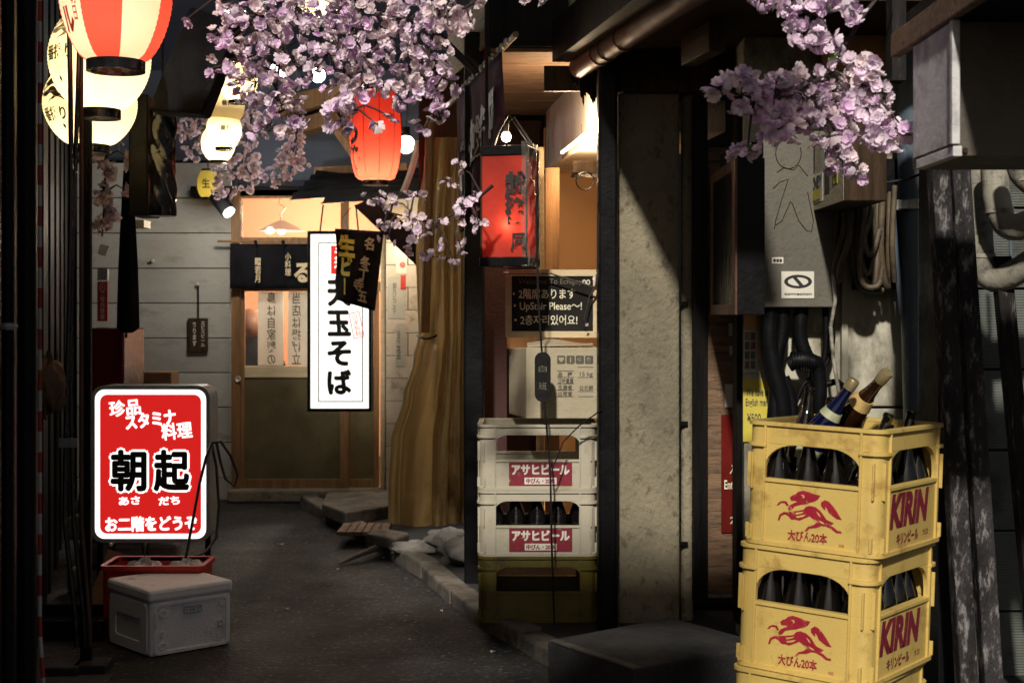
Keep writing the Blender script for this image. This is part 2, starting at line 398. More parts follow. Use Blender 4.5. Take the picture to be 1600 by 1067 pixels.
mb = MB(); mb.b2((-7, 10.6, 2.66), (6, 10.8, 6.5)); mb.b2((-7, 9.66, 2.06), (-.45, 9.74, 2.9)); mb.b2((-.45, 9.66, 0), (6, 9.74, 2.9)); mb.b2((-7, 9.74, 2.62), (6, 10.6, 2.66))
mb.build('upper_building', M_['wall_bluegrey'], label='blue grey upper storey of the building closing the alley', cat='building')
# blue sheeting below the eaves
for (x0, x1, y0, y1), lb in (((300, 470, 205, 292), 'blue sheet hung under the eaves left of the dark post'), ((488, 520, 180, 222), 'small upper blue panel under the brown rafters'), ((508, 562, 214, 262), 'lower blue panel beside the slanting rafter'), ((470, 500, 240, 255), 'narrow blue strip beside the dark window post')):
    mb = MB(); D = 10.1
    mb.grid(lambda u, v: P(x0 + (x1 - x0) * u, y0 + (y1 - y0) * v, D + .02 * sin(6 * u + 3 * v)), 8, 5)
    mb.build('blue_sheet', M_['tarp_blue'], label=lb, cat='sheet', solid=.01, smooth=60)
# timbers under the eaves
def beam(p, q, w_, h_, m, **k):
    p = Vector(p); q = Vector(q); d = q - p; mb = MB(); R = d.to_track_quat('X', 'Z').to_matrix()
    mb.box((p + q) / 2, (d.length, w_, h_), R); return mb.build('timber_beam', M_[m], bevel=.004, **k)
beam(P(440, 170, 9.7), P(575, 138, 9.2), .14, .12, 'brown_wood', label='upper brown rafter behind the blossoms', cat='beam')
beam(P(455, 205, 9.7), P(545, 178, 9.3), .12, .10, 'brown_wood', label='lower brown rafter behind the blossoms', cat='beam')
beam(P(512, 178, 9.3), P(572, 262, 9.0), .08, .05, 'brown_wood', label='slanting brown brace beside the red lantern', cat='beam')
beam(P(495, 268, 9.6), P(640, 262, 9.4), .10, .05, 'brown_wood', label='pale brown eave board above the black tin roof', cat='beam')
beam(P(505, 180, 9.9), P(505, 268, 9.9), .06, .06, 'black_wood', label='dark window post between the blue panels', cat='post')
beam(P(300, 300, 9.55), P(650, 300, 9.55), .10, .07, 'black_wood', label='dark beam over the lit transom window', cat='beam')
# small black tin roofs over the door
for i, (q, lb) in enumerate(((((497, 266), (650, 262), (620, 300), (452, 312)), 'left black ribbed tin awning over the door'), (((560, 268), (690, 262), (680, 306), (500, 318)), 'right black ribbed tin awning overlapping the other'))):
    mb = MB(); a, b, c, d = q
    A, B, C_, D_ = P(*a, 9.6 - .1 * i), P(*b, 9.5 - .1 * i), P(*c, 8.9 - .1 * i), P(*d, 8.9 - .1 * i)
    mb.grid(lambda u, v: A.lerp(B, u).lerp(D_.lerp(C_, u), v) + Vector((0, 0, .012 * sin(v * 2 * pi * 5))), 4, 40)
    mb.build('tin_awning', M_['roof_black'], label=lb, cat='awning', smooth=60, solid=.004)

# ---- the shop door at the end
DD = 9.5
en = thing('shop_entrance', 'wooden sliding shop door with lit transom at the end of the alley', 'door', P(480, 780, DD))
def fb(name, x0, x1, y0, y1, m, D=DD, th=.05, bev=.004, par=en):
    mb = MB(); mb.b2((X(x0, D), D, Z(y1, D)), (X(x1, D), D + th, Z(y0, D))); return mb.build(name, M_[m], par, bevel=bev)
fb('post', 361, 375, 296, 781, 'brown_wood', DD - .02, .12)
fb('post', 594, 602, 296, 781, 'frame_beige', DD - .02, .12)
fb('head', 375, 594, 296, 309, 'brown_wood', DD, .1)
fb('transom_rail', 375, 594, 371, 380, 'brown_wood', DD, .1)
fb('mullion', 532, 544, 309, 371, 'brown_wood', DD, .06)
for a, b in ((375, 532), (544, 594)):
    mb = MB(); mb.b2((X(a, DD), DD + .03, Z(371, DD)), (X(b, DD), DD + .036, Z(309, DD))); mb.build('transom_pane', M_['glass'], en)
fb('lintel', 375, 594, 440, 455, 'brown_wood', DD, .06)
l1 = fb('sliding_door', 375, 382, 455, 765, 'brown_wood', DD + .0, .035)
fb('stile', 531, 545, 455, 765, 'brown_wood', DD - .003, .035, par=l1)
fb('middle_rail', 382, 531, 572, 590, 'frame_beige', DD + .002, .03, par=l1)
fb('bottom_rail', 382, 531, 748, 765, 'brown_wood', DD + .002, .03, par=l1)
fb('lower_panel', 382, 531, 590, 748, 'door_panel', DD + .012, .012, 0, par=l1)
fb('pane', 382, 531, 455, 572, 'glass', DD + .014, .005, 0, par=l1)
mb = MB(); mb.lathe([(.018, 0), (.022, .008), (.018, .012), (.008, .006)], frame(P(372, 592, DD - .022), (1, 0, 0), (0, 0, 1)), 16); mb.build('handle', M_['steel'], l1, smooth=40)
l2 = fb('sliding_door', 584, 592, 455, 765, 'brown_wood', DD + .045, .03)
fb('middle_rail', 545, 584, 572, 590, 'frame_beige', DD + .045, .03, par=l2)
fb('bottom_rail', 545, 584, 748, 765, 'brown_wood', DD + .045, .03, par=l2)
fb('lower_panel', 545, 584, 590, 748, 'door_panel', DD + .055, .012, 0, par=l2)
fb('pane', 545, 584, 455, 572, 'glass', DD + .06, .005, 0, par=l2)
fb('sill', 355, 640, 766, 785, 'concrete', DD - .12, .25, .01)
# room behind it
rm = thing('shop_room', 'peach coloured room lit behind the sliding door', 'room', (X(480, 11), 10.5, 0))
mb = MB()
mb.b2((-3.2, 12.2, 0), (-.4, 12.3, 2.6)); mb.b2((-3.3, 9.7, 0), (-3.2, 12.3, 2.6)); mb.b2((-.5, 9.7, 0), (-.4, 12.3, 2.6)); mb.b2((-3.3, 9.7, 2.5), (-.4, 12.3, 2.6))
mb.build('inner_wall', M_['peach'], rm)
mb = MB(); mb.b2((-3.2, 9.7, .0), (-.5, 12.2, .03)); mb.build('floor_boards', M_['dark_wood'], rm)
lampx = X(440, 10.4)
pl = thing('pendant_lamp', 'small pendant lamp glowing behind the transom', 'lamp', P(440, 352, 10.4))
mb = MB(); mb.lathe([(.02, .06), (.10, .02), (.17, -.02), (.16, -.02), (.09, .012), (.015, .05)], Matrix.Translation(P(440, 357, 10.4)), 24, caps=False); mb.build('shade', M_['print_white'], pl, smooth=50)
mb = MB(); mb.lathe([(.0, -.03), (.025, -.02), (.03, 0), (.02, .02), (0, .03)], Matrix.Translation(P(440, 360, 10.4)), 12); mb.build('bulb', M_['lit_bulb'], pl, smooth=80)
mb = MB(); mb.tube([P(440, 352, 10.4), P(438, 335, 10.4), P(446, 325, 10.4), P(436, 318, 10.4), P(440, 300, 10.4)], .006, 6); mb.build('cord', M_['bamboo_pole'], pl)
lamp('room_light', (lampx + .1, 11.3, 1.95), 85, (1, .66, .42), rm, .12)
lamp('room_light', (lampx + .42, 10.05, 1.55), 75, (1, .92, .78), rm, .1)  # extra unseen light, added to shine through the papers on the glass
# papers stuck inside the door glass, printed side outwards to the room
for x0, x1, s, px, lb in ((402, 442, '鳥は自家製の', 424, 'paper strip with mirrored brush writing in the middle of the door glass'), (449, 482, '当店は揚げ立', 463, 'paper strip with mirrored writing beside the hanging white sign')):
    pp = thing('paper_notice', lb, 'notice', P((x0 + x1) / 2, 572, DD + .03))
    mb = MB(); mb.b2((X(x0, DD), DD + .024, Z(571, DD)), (X(x1, DD), DD + .026, Z(456, DD))); mb.build('sheet', M_['paper'], pp)
    mb = MB(); put_text(mb, s, facing(P(px, 513, DD + .0225)), w=.062, h=.48, vertical=True, mirror=True, offset=.012); mb.build('lettering', M_['print_grey'], pp)

# noren on its rod
nr = thing('noren', 'short black door curtain with pale brush writing over the sliding door', 'curtain', P(420, 455, 9.4))
mb = MB(); mb.tube([P(340, 377, 9.4), P(480, 379, 9.4)], .008, 8); mb.build('rod', M_['brown_wood'], nr, smooth=40)
xs = [360, 402, 445, 500]
for i in range(3):
    x0, x1 = xs[i] - .6, xs[i + 1] + .6; mb = MB()
    mb.grid(lambda u, v: P(x0 + (x1 - x0) * u, 381 + 70 * v, 9.4 + .006 * i + .010 * sin(7 * u + 2 * i) * v), 12, 8); mb.build('panel', M_['black_cloth'], nr, smooth=60, solid=.003)
    mb = MB(); mb.tube([P(x1 - 4, 376, 9.4 - .01), P(x1 - 2, 384, 9.4 - .012)], .011, 8); mb.build('loop', M_['black_cloth'], nr)
mb = MB()
put_text(mb, '贈若月', facing(P(403, 422, 9.37)), w=.042, h=.165, vertical=True, offset=.015)
put_text(mb, '小料理', facing(P(450, 413, 9.37)), w=.04, h=.15, vertical=True, offset=.015)
put_text(mb, 'る', facing(P(472, 426, 9.37)), w=.11, h=.13, offset=.04)
mb.build('lettering', M_['frame_beige'], nr)

# person sitting inside, seen through the glass
pr = thing('person', 'person in dark clothes seated inside behind the door glass, seen from behind', 'person', (X(390, 10.3), 10.3, 0))
c0 = Vector((X(391, 10.3), 10.3, 0)); me = bpy.data.meshes.new('body')
sk = [((0, 0, .50), .15), ((0, -.02, .72), .14), ((0, 0, .92), .17), ((0, .01, 1.02), .065), ((0, .02, 1.10), .075), ((0, .02, 1.19), .085),
      ((-.19, .02, .93), .055), ((-.24, .08, .72), .045), ((-.16, .28, .70), .038), ((.19, .02, .93), .055), ((.24, .08, .72), .045), ((.16, .28, .70), .038),
      ((-.10, .36, .52), .075), ((-.10, .40, .08), .05), ((.10, .36, .52), .075), ((.10, .40, .08), .05)]
me.from_pydata([c0 - pr.location + Vector(a) for a, r in sk], [(0, 1), (1, 2), (2, 3), (3, 4), (4, 5), (2, 6), (6, 7), (7, 8), (2, 9), (9, 10), (10, 11), (0, 12), (12, 13), (0, 14), (14, 15)], [])
bo = bpy.data.objects.new('body', me); col.objects.link(bo); bo.parent = pr; me.materials.append(M_['black_cloth'])
bo.modifiers.new('skin', 'SKIN'); bo.modifiers.new('sub', 'SUBSURF').render_levels = 2
for i, (a, r) in enumerate(sk): me.skin_vertices[0].data[i].radius = (r, r)
me.skin_vertices[0].data[0].use_root = True
mb = MB(); mb.lathe([(.02, -.10), (.09, -.07), (.118, -.01), (.112, .05), (.07, .10), (.01, .118)], Matrix.Translation(c0 + Vector((0, -.01, 1.17))), 20); mb.build('hair', M_['hair_brown'], pr, smooth=80)
stl = thing('stool', 'plain dark stool under the seated person inside the shop', 'stool', c0)
mb = MB(); mb.lathe([(.16, .36), (.17, .38), (.16, .40)], Matrix.Translation(c0), 20); mb.build('seat', M_['dark_wood'], stl)
for sx in (-1, 1):
    for sy in (-1, 1): mb = MB(); mb.tube([c0 + Vector((.1 * sx, .1 * sy, .37)), c0 + Vector((.14 * sx, .14 * sy, .03))], .014, 8); mb.build('leg', M_['dark_wood'], stl)

# ---- white tiled wall right of the door
tw = thing('tiled_wall', 'narrow white tiled wall between door and brown plastic sheet', 'wall', P(630, 775, 9.3))
D = 9.3; yy = 768
r = 0
while yy > 320:
    for a, b in (((603, 637), (638, 700)) if r % 2 == 0 else ((603, 660), (661, 700))):
        mb = MB(); mb.b2((X(a, D) + .001, D, Z(yy, D) + .002), (X(b, D) - .001, D + .015, Z(yy - 35.4, D) - .002)); mb.build('tile', M_['tile_white'], tw, bevel=.002)
    yy -= 35.4; r += 1
mb = MB(); mb.b2((X(602, D), D + .009, 0), (X(702, D), D + .3, Z(300, D))); mb.build('grout', M_['kerb'], tw)
for (x0, x1, y0, y1), s, lb in (((606, 633, 432, 498), '越乃にごり', 'paper menu with small writing on the white tiles'), ((618, 633, 505, 572), '冷酒', 'narrow lower paper slip on the white tiles')):
    pp = thing('paper_menu', lb, 'notice', P((x0 + x1) / 2, y1, D - .005))
    mb = MB(); mb.b2((X(x0, D), D - .004, Z(y1, D)), (X(x1, D), D - .002, Z(y0, D))); mb.build('sheet', M_['paper'], pp)
    mb = MB(); put_text(mb, s, facing(P((x0 + x1) / 2 - 3, (y0 + y1) / 2, D - .005)), h=(y1 - y0) * .7 * D / FPX, w=.025, vertical=True); mb.build('lettering', M_['print_grey'], pp)
pp = thing('picture_card', 'small card with an orange dish and red caption on the tiles', 'notice', P(627, 452, D - .008))
mb = MB(); mb.b2((X(619, D), D - .008, Z(428, D)), (X(636, D), D - .006, Z(406, D))); mb.build('sheet', M_['print_white'], pp)
mb = MB(); mb.lathe([(.02, 0), (.02, .002)], frame(P(629, 414, D - .009), (1, 0, 0), (0, 0, 1)), 16); mb.build('picture', M_['bucket_red'], pp)
mb = MB(); mb.b2((X(626, D), D - .010, Z(452, D)), (X(634, D), D - .008, Z(430, D))); mb.build('caption', M_['bucket_red'], pp)
# eight-sided paper lamp
ol = thing('paper_lamp', 'pale eight-sided paper lamp under the eaves', 'lamp', P(622, 365, 8.9))
mb = MB(); oc = [(.095 * cos(pi / 8 + k * pi / 4), .095 * sin(pi / 8 + k * pi / 4)) for k in range(8)]
mb.plate([oc], .07, facing(P(620, 340, 8.85))); mb.build('paper', M_['lamp_paper'], ol); lamp('lamp_light', P(618, 384, 8.9), 12, (1, .80, .55), ol, .05)
mb = MB(); mb.plate([[(a * 1.04, b * 1.04) for a, b in oc], [(a * .95, b * .95) for a, b in oc][::-1]], .075, facing(P(620, 340, 8.847))); mb.build('rim', M_['brown_wood'], ol)
# diagonal black board in front of the tiles
mb = MB(); mb.plate([[(0, 0), (.42, -.40), (.42, -.20), (.12, .06)]], .03, facing(P(553, 322, 8.8))); mb.build('black_board', M_['black_metal'], label='black slanting board between the red lantern and the plastic sheet', cat='board')

# ---- brown plastic sheet wrapped round a corner post
lft = [(205, 668), (260, 662), (330, 652), (400, 650), (470, 652), (522, 654), (560, 645), (620, 630), (690, 611), (760, 607), (852, 606)]
def lerp_tab(tab, y):
    for (a, xa), (b, xb) in zip(tab, tab[1:]):
        if y <= b: t = max(0, (y - a) / (b - a)); t = t * t * (3 - 2 * t); return xa + (xb - xa) * t
    return tab[-1][1]
def sheet(u, v):
    py = 215 + 637 * v; xl = lerp_tab(lft, py); xr = 727 - 3 * sin(v * 3)
    tie = math.exp(-((py - 524) / 42) ** 2); low = max(0, min(1, (py - 524) / 160))
    # pleats gather at the tie and open below it
    a = u * 13 + 1.3 * sin(6.5 * u + .4)
    pl = (1 - abs(sin(a))) ** 1.8
    fold = .05 * (1 - .35 * tie) * pl * (.35 + .65 * min(1, u * 1.6)) + .008 * sin(3.1 * a + 1.5 * v) + .010 * sin(2.5 * v + 5 * u) * low
    D_ = 8.15 - .16 * sin(pi * min(1, u * .85 + .12)) * (1 - .4 * tie) + fold + .004 * sin(37 * u + 11 * v) * sin(19 * v + 8 * u)
    return P(xl + (xr - xl) * u + 1.0 * sin(u * 13), py, D_)
cs = thing('plastic_sheet', 'crumpled brown translucent plastic sheet tied round the corner post', 'sheet', P(665, 853, 8.1))
mb = MB(); mb.grid(sheet, 110, 60); mb.build('sheet', M_['sheet'], cs, smooth=80)
mb = MB(); mb.tube([P(652 + 30 * u, 524 + 5 * sin(pi * u), 8.02 - .06 * sin(pi * u)) for u in [k / 10 for k in range(11)]] , .007, 6); mb.build('tie_cord', M_['cable_black'], cs)
mb = MB(); mb.b2((X(655, 8.35), 8.3, 0), (X(727, 8.35), 8.6, 2.7)); mb.build('corner_post', M_['dark_wood'], label='dark timber corner post behind the plastic sheet', cat='post')
mb = MB(); mb.tube([P(672, 190, 8.0), P(664, 520, 8.0)], .026, 12); mb.build('round_pole', M_['brown_wood'], smooth=40, label='round wooden pole standing at the folds of the plastic sheet', cat='pole')
mb = MB(); mb.grid(lambda u, v: P(650 + 77 * u, 853 + 17 * v + 3 * sin(9 * u), 8.05 - .06 * v + .02 * sin(14 * u + 4 * v)), 20, 5); mb.build('pale_hem', M_['bag_white'], cs, smooth=80)
# crumpled pale bag at its foot
def blob(u, v, c, r, seed=0):
    a = 2 * pi * u; b = pi * (v - .5); k = 1 + .22 * sin(5 * a + seed) * cos(4 * b) + .13 * sin(11 * a - 3 * b + seed)
    return Vector(c) + Vector((r[0] * cos(a) * cos(b) * k, r[1] * sin(a) * cos(b) * k, r[2] * sin(b) * k))
c = G(640, 880) + Vector((.05, 0, .075)); mb = MB(); mb.grid(lambda u, v: blob(u, v, c, (.14, .08, .035), 1), 28, 14); mb.build('crumpled_bag', M_['stone'], smooth=80, label='crumpled grey bag lying at the foot of the plastic sheet', cat='bag')
p0 = G(530, 884); p1 = G(618, 866) + Vector((0, 0, .05)); mb = MB(); mb.tube([p0 + Vector((0, 0, .012)), p0.lerp(p1, .4) + Vector((0, 0, .02)), p0.lerp(p1, .8) + Vector((0, 0, .02)), p1], [.008, .014, .02, .012], 7); mb.build('twisted_cloth', M_['stone'], label='twisted grey rag trailing over the kerb', cat='rag')
# loose slabs and boards on the pavement
def wedge(pts, z0, z1, m, name, **k):
    mb = MB(); mb.plate([[(p.x, p.y) for p in pts]], z1 - z0, Matrix.Translation((0, 0, z1))); return mb.build(name, M_[m], bevel=.012, **k)
wedge([G(503, 802, .07), G(540, 817, .07), G(640, 800, .07), G(640, 778, .07), G(510, 784, .07)], .05, .13, 'kerb', 'stone_ramp', label='worn grey stone ramp in front of the shop door', cat='step')
bo = thing('slatted_board', 'small wooden slatted board lying beside the plastic sheet', 'board', G(575, 823, .06))
for k in range(6):
    a, b = G(537 + k * 12, 815, .09), G(546 + k * 12, 829, .09); mb = MB(); mb.b2((a.x, b.y, .065), (a.x + .055, a.y, .085)); mb.build('slat', M_['plank_wood'], bo, bevel=.003)
wedge([G(570, 838, .1), G(618, 848, .1), G(640, 838, .1), G(600, 830, .1)], .06, .12, 'kerb', 'stone_block', label='pale flat stone block beside the slatted board', cat='stone')
for (px, py, r), lb in (((735, 892, .12), 'rounded grey sandbag beside the white crates'), ((700, 872, .09), 'smaller grey sandbag behind the other')):
    c = G(px, py, .05) + Vector((0, .12, .075)); mb = MB(); mb.grid(lambda u, v: blob(u, v, c, (r * 1.2, r, r * .55), px), 24, 12); mb.build('sandbag', M_['stone'], smooth=80, label=lb, cat='sandbag')

# ================================================================== left side: dark house fronts
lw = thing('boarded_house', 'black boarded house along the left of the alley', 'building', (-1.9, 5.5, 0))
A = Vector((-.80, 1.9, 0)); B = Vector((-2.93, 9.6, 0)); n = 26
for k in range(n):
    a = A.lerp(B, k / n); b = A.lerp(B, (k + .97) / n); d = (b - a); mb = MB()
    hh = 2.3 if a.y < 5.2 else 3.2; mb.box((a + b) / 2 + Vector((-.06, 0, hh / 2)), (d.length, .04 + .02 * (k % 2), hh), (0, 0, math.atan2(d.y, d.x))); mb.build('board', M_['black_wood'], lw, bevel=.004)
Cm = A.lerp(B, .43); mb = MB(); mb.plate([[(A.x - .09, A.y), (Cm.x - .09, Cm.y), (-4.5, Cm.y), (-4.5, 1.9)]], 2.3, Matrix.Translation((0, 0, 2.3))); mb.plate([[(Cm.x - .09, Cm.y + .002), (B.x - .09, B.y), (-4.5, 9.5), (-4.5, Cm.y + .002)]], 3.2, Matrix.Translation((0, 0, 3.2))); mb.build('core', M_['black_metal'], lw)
def vpole(name, px, D, r, m, y0=-40, y1=None, n=12, lean=0, **k):
    mb = MB(); zt = Z(y0, D); x = X(px, D); mb.tube([(x + lean, D, 0), (x, D, zt)], r, n); return mb.build(name, M_[m], smooth=40, **k)
vpole('drain_pipe', 42, 2.75, .019, 'black_metal', label='thick black drain pipe nearest the camera', cat='pipe')
vpole('drain_pipe', 12, 2.7, .012, 'black_metal', label='thinner black pipe at the picture edge with a metal clip', cat='pipe')
mb = MB(); mb.lathe([(.016, -.006), (.019, 0), (.016, .006)], Matrix.Translation(P(12, 510, 2.69)), 16); mb.build('pipe_clip', M_['clamp'], bpy.data.objects['drain_pipe.001'], smooth=40)
pt = [(62, -30), (62, 300), (62, 600), (62, 900), (62, 985), (66, 1040), (70, 1100), (72, 1300)]
sp = thing('striped_cord', 'thin red and white striped cord hanging beside the drain pipe', 'cord', P(62, 1300, 3.0))
mb = MB()
for k in range(44):
    y0, y1 = -30 + 32 * k, -30 + 32 * (k + 1); f = lambda y: 62 if y < 985 else 62 + (y - 985) * .07
    mb.tube([P(f(y0), y0, 3.0), P(f(y1), y1, 3.0)], .0045, 8, mi=k % 2)
mb.build('cord', [M_['print_white'], M_['bucket_red']], sp, smooth=40)
for (px, D, r), lb in (((106, 4.4, .008), 'thin conduit hanging left on the black house front'), ((119, 4.45, .0075), 'curved thin conduit on the black house front'), ((127, 4.5, .007), 'straight reddish conduit on the black house front')):
    mb = MB(); mb.tube([P(px + (5 * sin(k * .5) if px == 106 else (8 * sin(k * .42 + 2) if px == 119 else 0)), -40 + 95 * k, D) for k in range(10)] + [P(px + 12, 965, D), P(px + 14, 1010, D)], r, 8)
    mb.build('conduit', M_['pipe_copper' if px == 127 else 'black_gloss'], smooth=40, label=lb, cat='pipe')
mb = MB(); mb.b2((X(124, 5.0), 5.0, 0), (X(141, 5.0), 5.03, 2.9)); mb.build('black_post', M_['black_wood'], bevel=.006, label='square black post left of the lit red sign', cat='post')
mb = MB(); mb.b2((X(95, 4.38), 4.36, Z(698, 4.38)), (X(124, 4.38), 4.37, Z(684, 4.38))); mb.build('saddle_clip', M_['clamp'], label='small metal saddle clip across the conduits', cat='clip')
c = P(73, 602, 4.0); mb = MB(); mb.grid(lambda u, v: blob(u, v, c, (.05, .05, .075), 3), 20, 12); mb.build('paper_bundle', M_['cardboard_dark'], smooth=80, label='brown paper bundle stuck behind the striped cord', cat='bundle')
# shallow black tray, broken board and stones behind the foam box
tr = thing('black_tray', 'shallow black tray on the ground left of the foam box', 'tray', G(140, 1000))
g = G(158, 1000); mb = MB(); mb.plate([rrect(.34, .30, .03)], .012, Matrix.Translation((g.x - .17, g.y + .15, .03))); mb.build('bottom', M_['black_metal'], tr)
mb = MB(); mb.plate([rrect(.36, .32, .03), rrect(.34, .30, .03)[::-1]], .07, Matrix.Translation((g.x - .17, g.y + .15, .075))); mb.build('rim', M_['black_gloss'], tr)
mb = MB(); g = G(152, 985); mb.box((g.x, g.y + .22, .15), (.13, .015, .24), (-.3, .35, .2)); mb.build('broken_board', M_['cardboard_dark'], label='brown broken board leaning behind the foam box', cat='board')
sw = thing('stone_footing', 'low footing of rough dark stones behind the lit red sign', 'wall', (X(160, 6.4), 6.4, 0))
for r in range(4):
    for k in range(3):
        mb = MB(); mb.box((X(133, 6.4) + .15 * k + .05 * (r % 2), 6.4, .06 + .115 * r), (.14, .12, .105), (0, random.uniform(-.05, .05), random.uniform(-.1, .1))); mb.build('stone', M_['stone'], sw, bevel=.02)
# ================================================================== right side: shop front with pillar
mb = MB(); mb.b2((X(965, 5.5), 5.5, 0), (X(1062, 5.5), 5.9, 2.14))
pil = mb.build('concrete_pillar', M_['concrete'], bevel=.012, label='rough stained concrete pillar beside the black post', cat='pillar')
mb = MB(); mb.tube([(X(1074, 5.55), 5.56, 0), (X(1074, 5.55), 5.56, 2.14)], .024, 14); pp = mb.build('painted_pipe', M_['concrete'], smooth=40, label='painted pipe running up the edge of the concrete pillar', cat='pipe')
for y in (474, 662, 851):
    mb = MB(); mb.b2((X(1056, 5.5), 5.52, Z(y + 3, 5.5)), (X(1076, 5.5), 5.535, Z(y - 3, 5.5))); mb.build('bracket', M_['black_metal'], pp)
mb = MB(); mb.b2((X(935, 5.38), 5.38, 0), (X(965, 5.38), 5.5, 2.4)); mb.build('black_steel_post', M_['black_metal'], bevel=.01, label='square black steel post between crates and concrete pillar', cat='post')
mb = MB(); mb.b2((X(725, 6.3), 6.3, 0), (X(756, 6.3), 6.5, 2.5)); mb.build('black_steel_post', M_['black_metal'], bevel=.01, label='black post between the plastic sheet and the crates', cat='post')

# inside of the open shop
ir = thing('shop_interior', 'warm orange interior wall seen behind the red square lantern', 'room', (.2, 7, 0))
def ib(name, x0, x1, y0, y1, D, th, m, bev=.003):
    mb = MB(); mb.b2((X(x0, D), D, max(.06, Z(y1, D))), (X(x1, D), D + th, Z(y0, D))); return mb.build(name, M_[m], ir, bevel=bev)
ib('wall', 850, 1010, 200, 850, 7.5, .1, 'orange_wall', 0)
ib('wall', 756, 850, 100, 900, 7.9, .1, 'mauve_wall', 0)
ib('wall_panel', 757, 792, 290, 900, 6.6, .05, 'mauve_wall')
ib('post', 852, 874, 262, 900, 6.5, .08, 'brown_wood')
ib('post', 838, 850, 230, 900, 6.7, .05, 'frame_beige')
ib('cross_rail', 792, 838, 527, 545, 6.7, .05, 'orange_wall')
mb = MB(); mb.plate([[(0, 0), (2.2, 0), (2.2, 2.4), (0, 2.4)]], .05, Matrix.Translation((X(756, 5.9), 5.75, .12))); mb.build('floor_boards', M_['dark_wood'], ir)
for a, b in ((5.52, 2.14), ): pass
# stainless hood above
A = Vector((X(940, 5.75), 5.75, 1.985)); B = Vector((X(853, 7.4), 7.4, 1.985)); ht = .34
hd = thing('extractor_hood', 'stainless steel hood lit from beside above the shop opening', 'hood', B)
d = (B - A); nrm = Vector((-d.y, d.x, 0)).normalized()
mb = MB(); mb.add([A, B, B + Vector((0, 0, ht)), A + Vector((0, 0, ht)), A + Vector((.5, 0, 0)), B + Vector((.5, 0, 0)), B + Vector((.5, 0, ht)), A + Vector((.5, 0, ht))], [(0, 1, 2, 3), (4, 7, 6, 5), (0, 4, 5, 1), (0, 3, 7, 4), (1, 5, 6, 2)]); mb.build('casing', M_['steel'], hd)
mb = MB(); R = d.to_track_quat('X', 'Z').to_matrix(); mb.box((A + B) / 2 + Vector((-.012, 0, .0)), (d.length, .022, .02), R); mb.build('lip', M_['steel'], hd, bevel=.003)
hl = thing('strip_lamp', 'thin glowing strip lamp along the lower edge of the hood', 'lamp', P(948, 224, 5.95))
sa, sb_ = A.lerp(B, .03) + Vector((-.05, 0, .0)), A.lerp(B, .45) + Vector((-.05, 0, .0)); mb = MB(); mb.tube([sa, sb_], .008, 10); mb.build('tube', M_['lit_strip'], hl, smooth=50)
lamp('strip_light', sa.lerp(sb_, .25) + Vector((-.07, 0, .05)), 12, (1, .74, .46), hl, .03)
mb = MB(); mb.b2(P(895, 271, 6.1), P(938, 259, 6.3)); mb.build('switch_block', M_['dark_wood'], bevel=.004, label='small dark block under the hood with a wire loop', cat='block')
mb = MB(); mb.tube([P(900 + 14 + 14 * sin(a), 283 - 14 * cos(a), 6.05) for a in [2 * pi * k / 16 for k in range(17)]], .003, 6); mb.build('wire_loop', M_['cable_black'], label='loop of black wire hanging under the hood', cat='wire')
lamp('shop_light', (X(915, 6.6), 6.35, 1.90), 11.0, (1, .66, .36), ir, .08)
lamp('shop_light', (X(880, 7.0), 6.9, .75), .8, (1, .55, .22), ir, .06)

# upper storey and soffit
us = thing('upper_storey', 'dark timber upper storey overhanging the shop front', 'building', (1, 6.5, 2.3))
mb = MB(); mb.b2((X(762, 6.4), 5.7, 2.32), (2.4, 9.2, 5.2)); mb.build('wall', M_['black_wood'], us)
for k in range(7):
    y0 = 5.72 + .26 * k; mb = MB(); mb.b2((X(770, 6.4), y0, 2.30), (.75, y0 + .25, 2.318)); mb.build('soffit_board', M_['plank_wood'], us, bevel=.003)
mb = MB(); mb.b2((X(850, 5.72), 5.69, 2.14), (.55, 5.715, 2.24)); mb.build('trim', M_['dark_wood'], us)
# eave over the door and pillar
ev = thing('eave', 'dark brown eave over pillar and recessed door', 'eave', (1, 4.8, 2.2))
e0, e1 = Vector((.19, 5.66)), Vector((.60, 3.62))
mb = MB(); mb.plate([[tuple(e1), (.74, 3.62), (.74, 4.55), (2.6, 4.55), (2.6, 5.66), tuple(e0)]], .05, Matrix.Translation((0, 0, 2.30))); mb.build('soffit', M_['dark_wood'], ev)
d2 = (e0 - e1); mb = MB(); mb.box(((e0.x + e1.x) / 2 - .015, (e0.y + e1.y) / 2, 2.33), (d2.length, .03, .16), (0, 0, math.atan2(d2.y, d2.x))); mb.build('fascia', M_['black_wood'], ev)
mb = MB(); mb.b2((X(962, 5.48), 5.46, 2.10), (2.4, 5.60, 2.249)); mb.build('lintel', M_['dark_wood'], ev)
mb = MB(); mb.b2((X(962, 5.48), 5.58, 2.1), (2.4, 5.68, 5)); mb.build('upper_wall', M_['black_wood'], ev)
mb = MB(); mb.box(P(1098, 70, 4.9), (.06, .30, .10), (0, 0, .2)); mb.build('rafter_end', M_['dark_wood'], ev, bevel=.004)
mb = MB(); mb.b2(P(1285, 110, 5.12), P(1400, 15, 5.14)); mb.build('lit_wall_patch', M_['orange_wall'], ev)  # orange plate stands in for the lit stretch of wall
# copper gutter
ga, gb = P(905, 106, 5.6), P(1075, -4, 4.4); gt = thing('gutter_pipe', 'brown copper gutter pipe slanting along the eave', 'gutter', ga)
mb = MB(); mb.tube([ga, ga.lerp(gb, 1.5)], .042, 18); mb.build('pipe', M_['pipe_copper'], gt, smooth=40)
for t in (.22, .30, .46): mb = MB(); q = ga.lerp(gb, t); mb.tube([q, ga.lerp(gb, t + .02)], .046, 18); mb.build('collar', M_['pipe_copper'], gt, smooth=40)
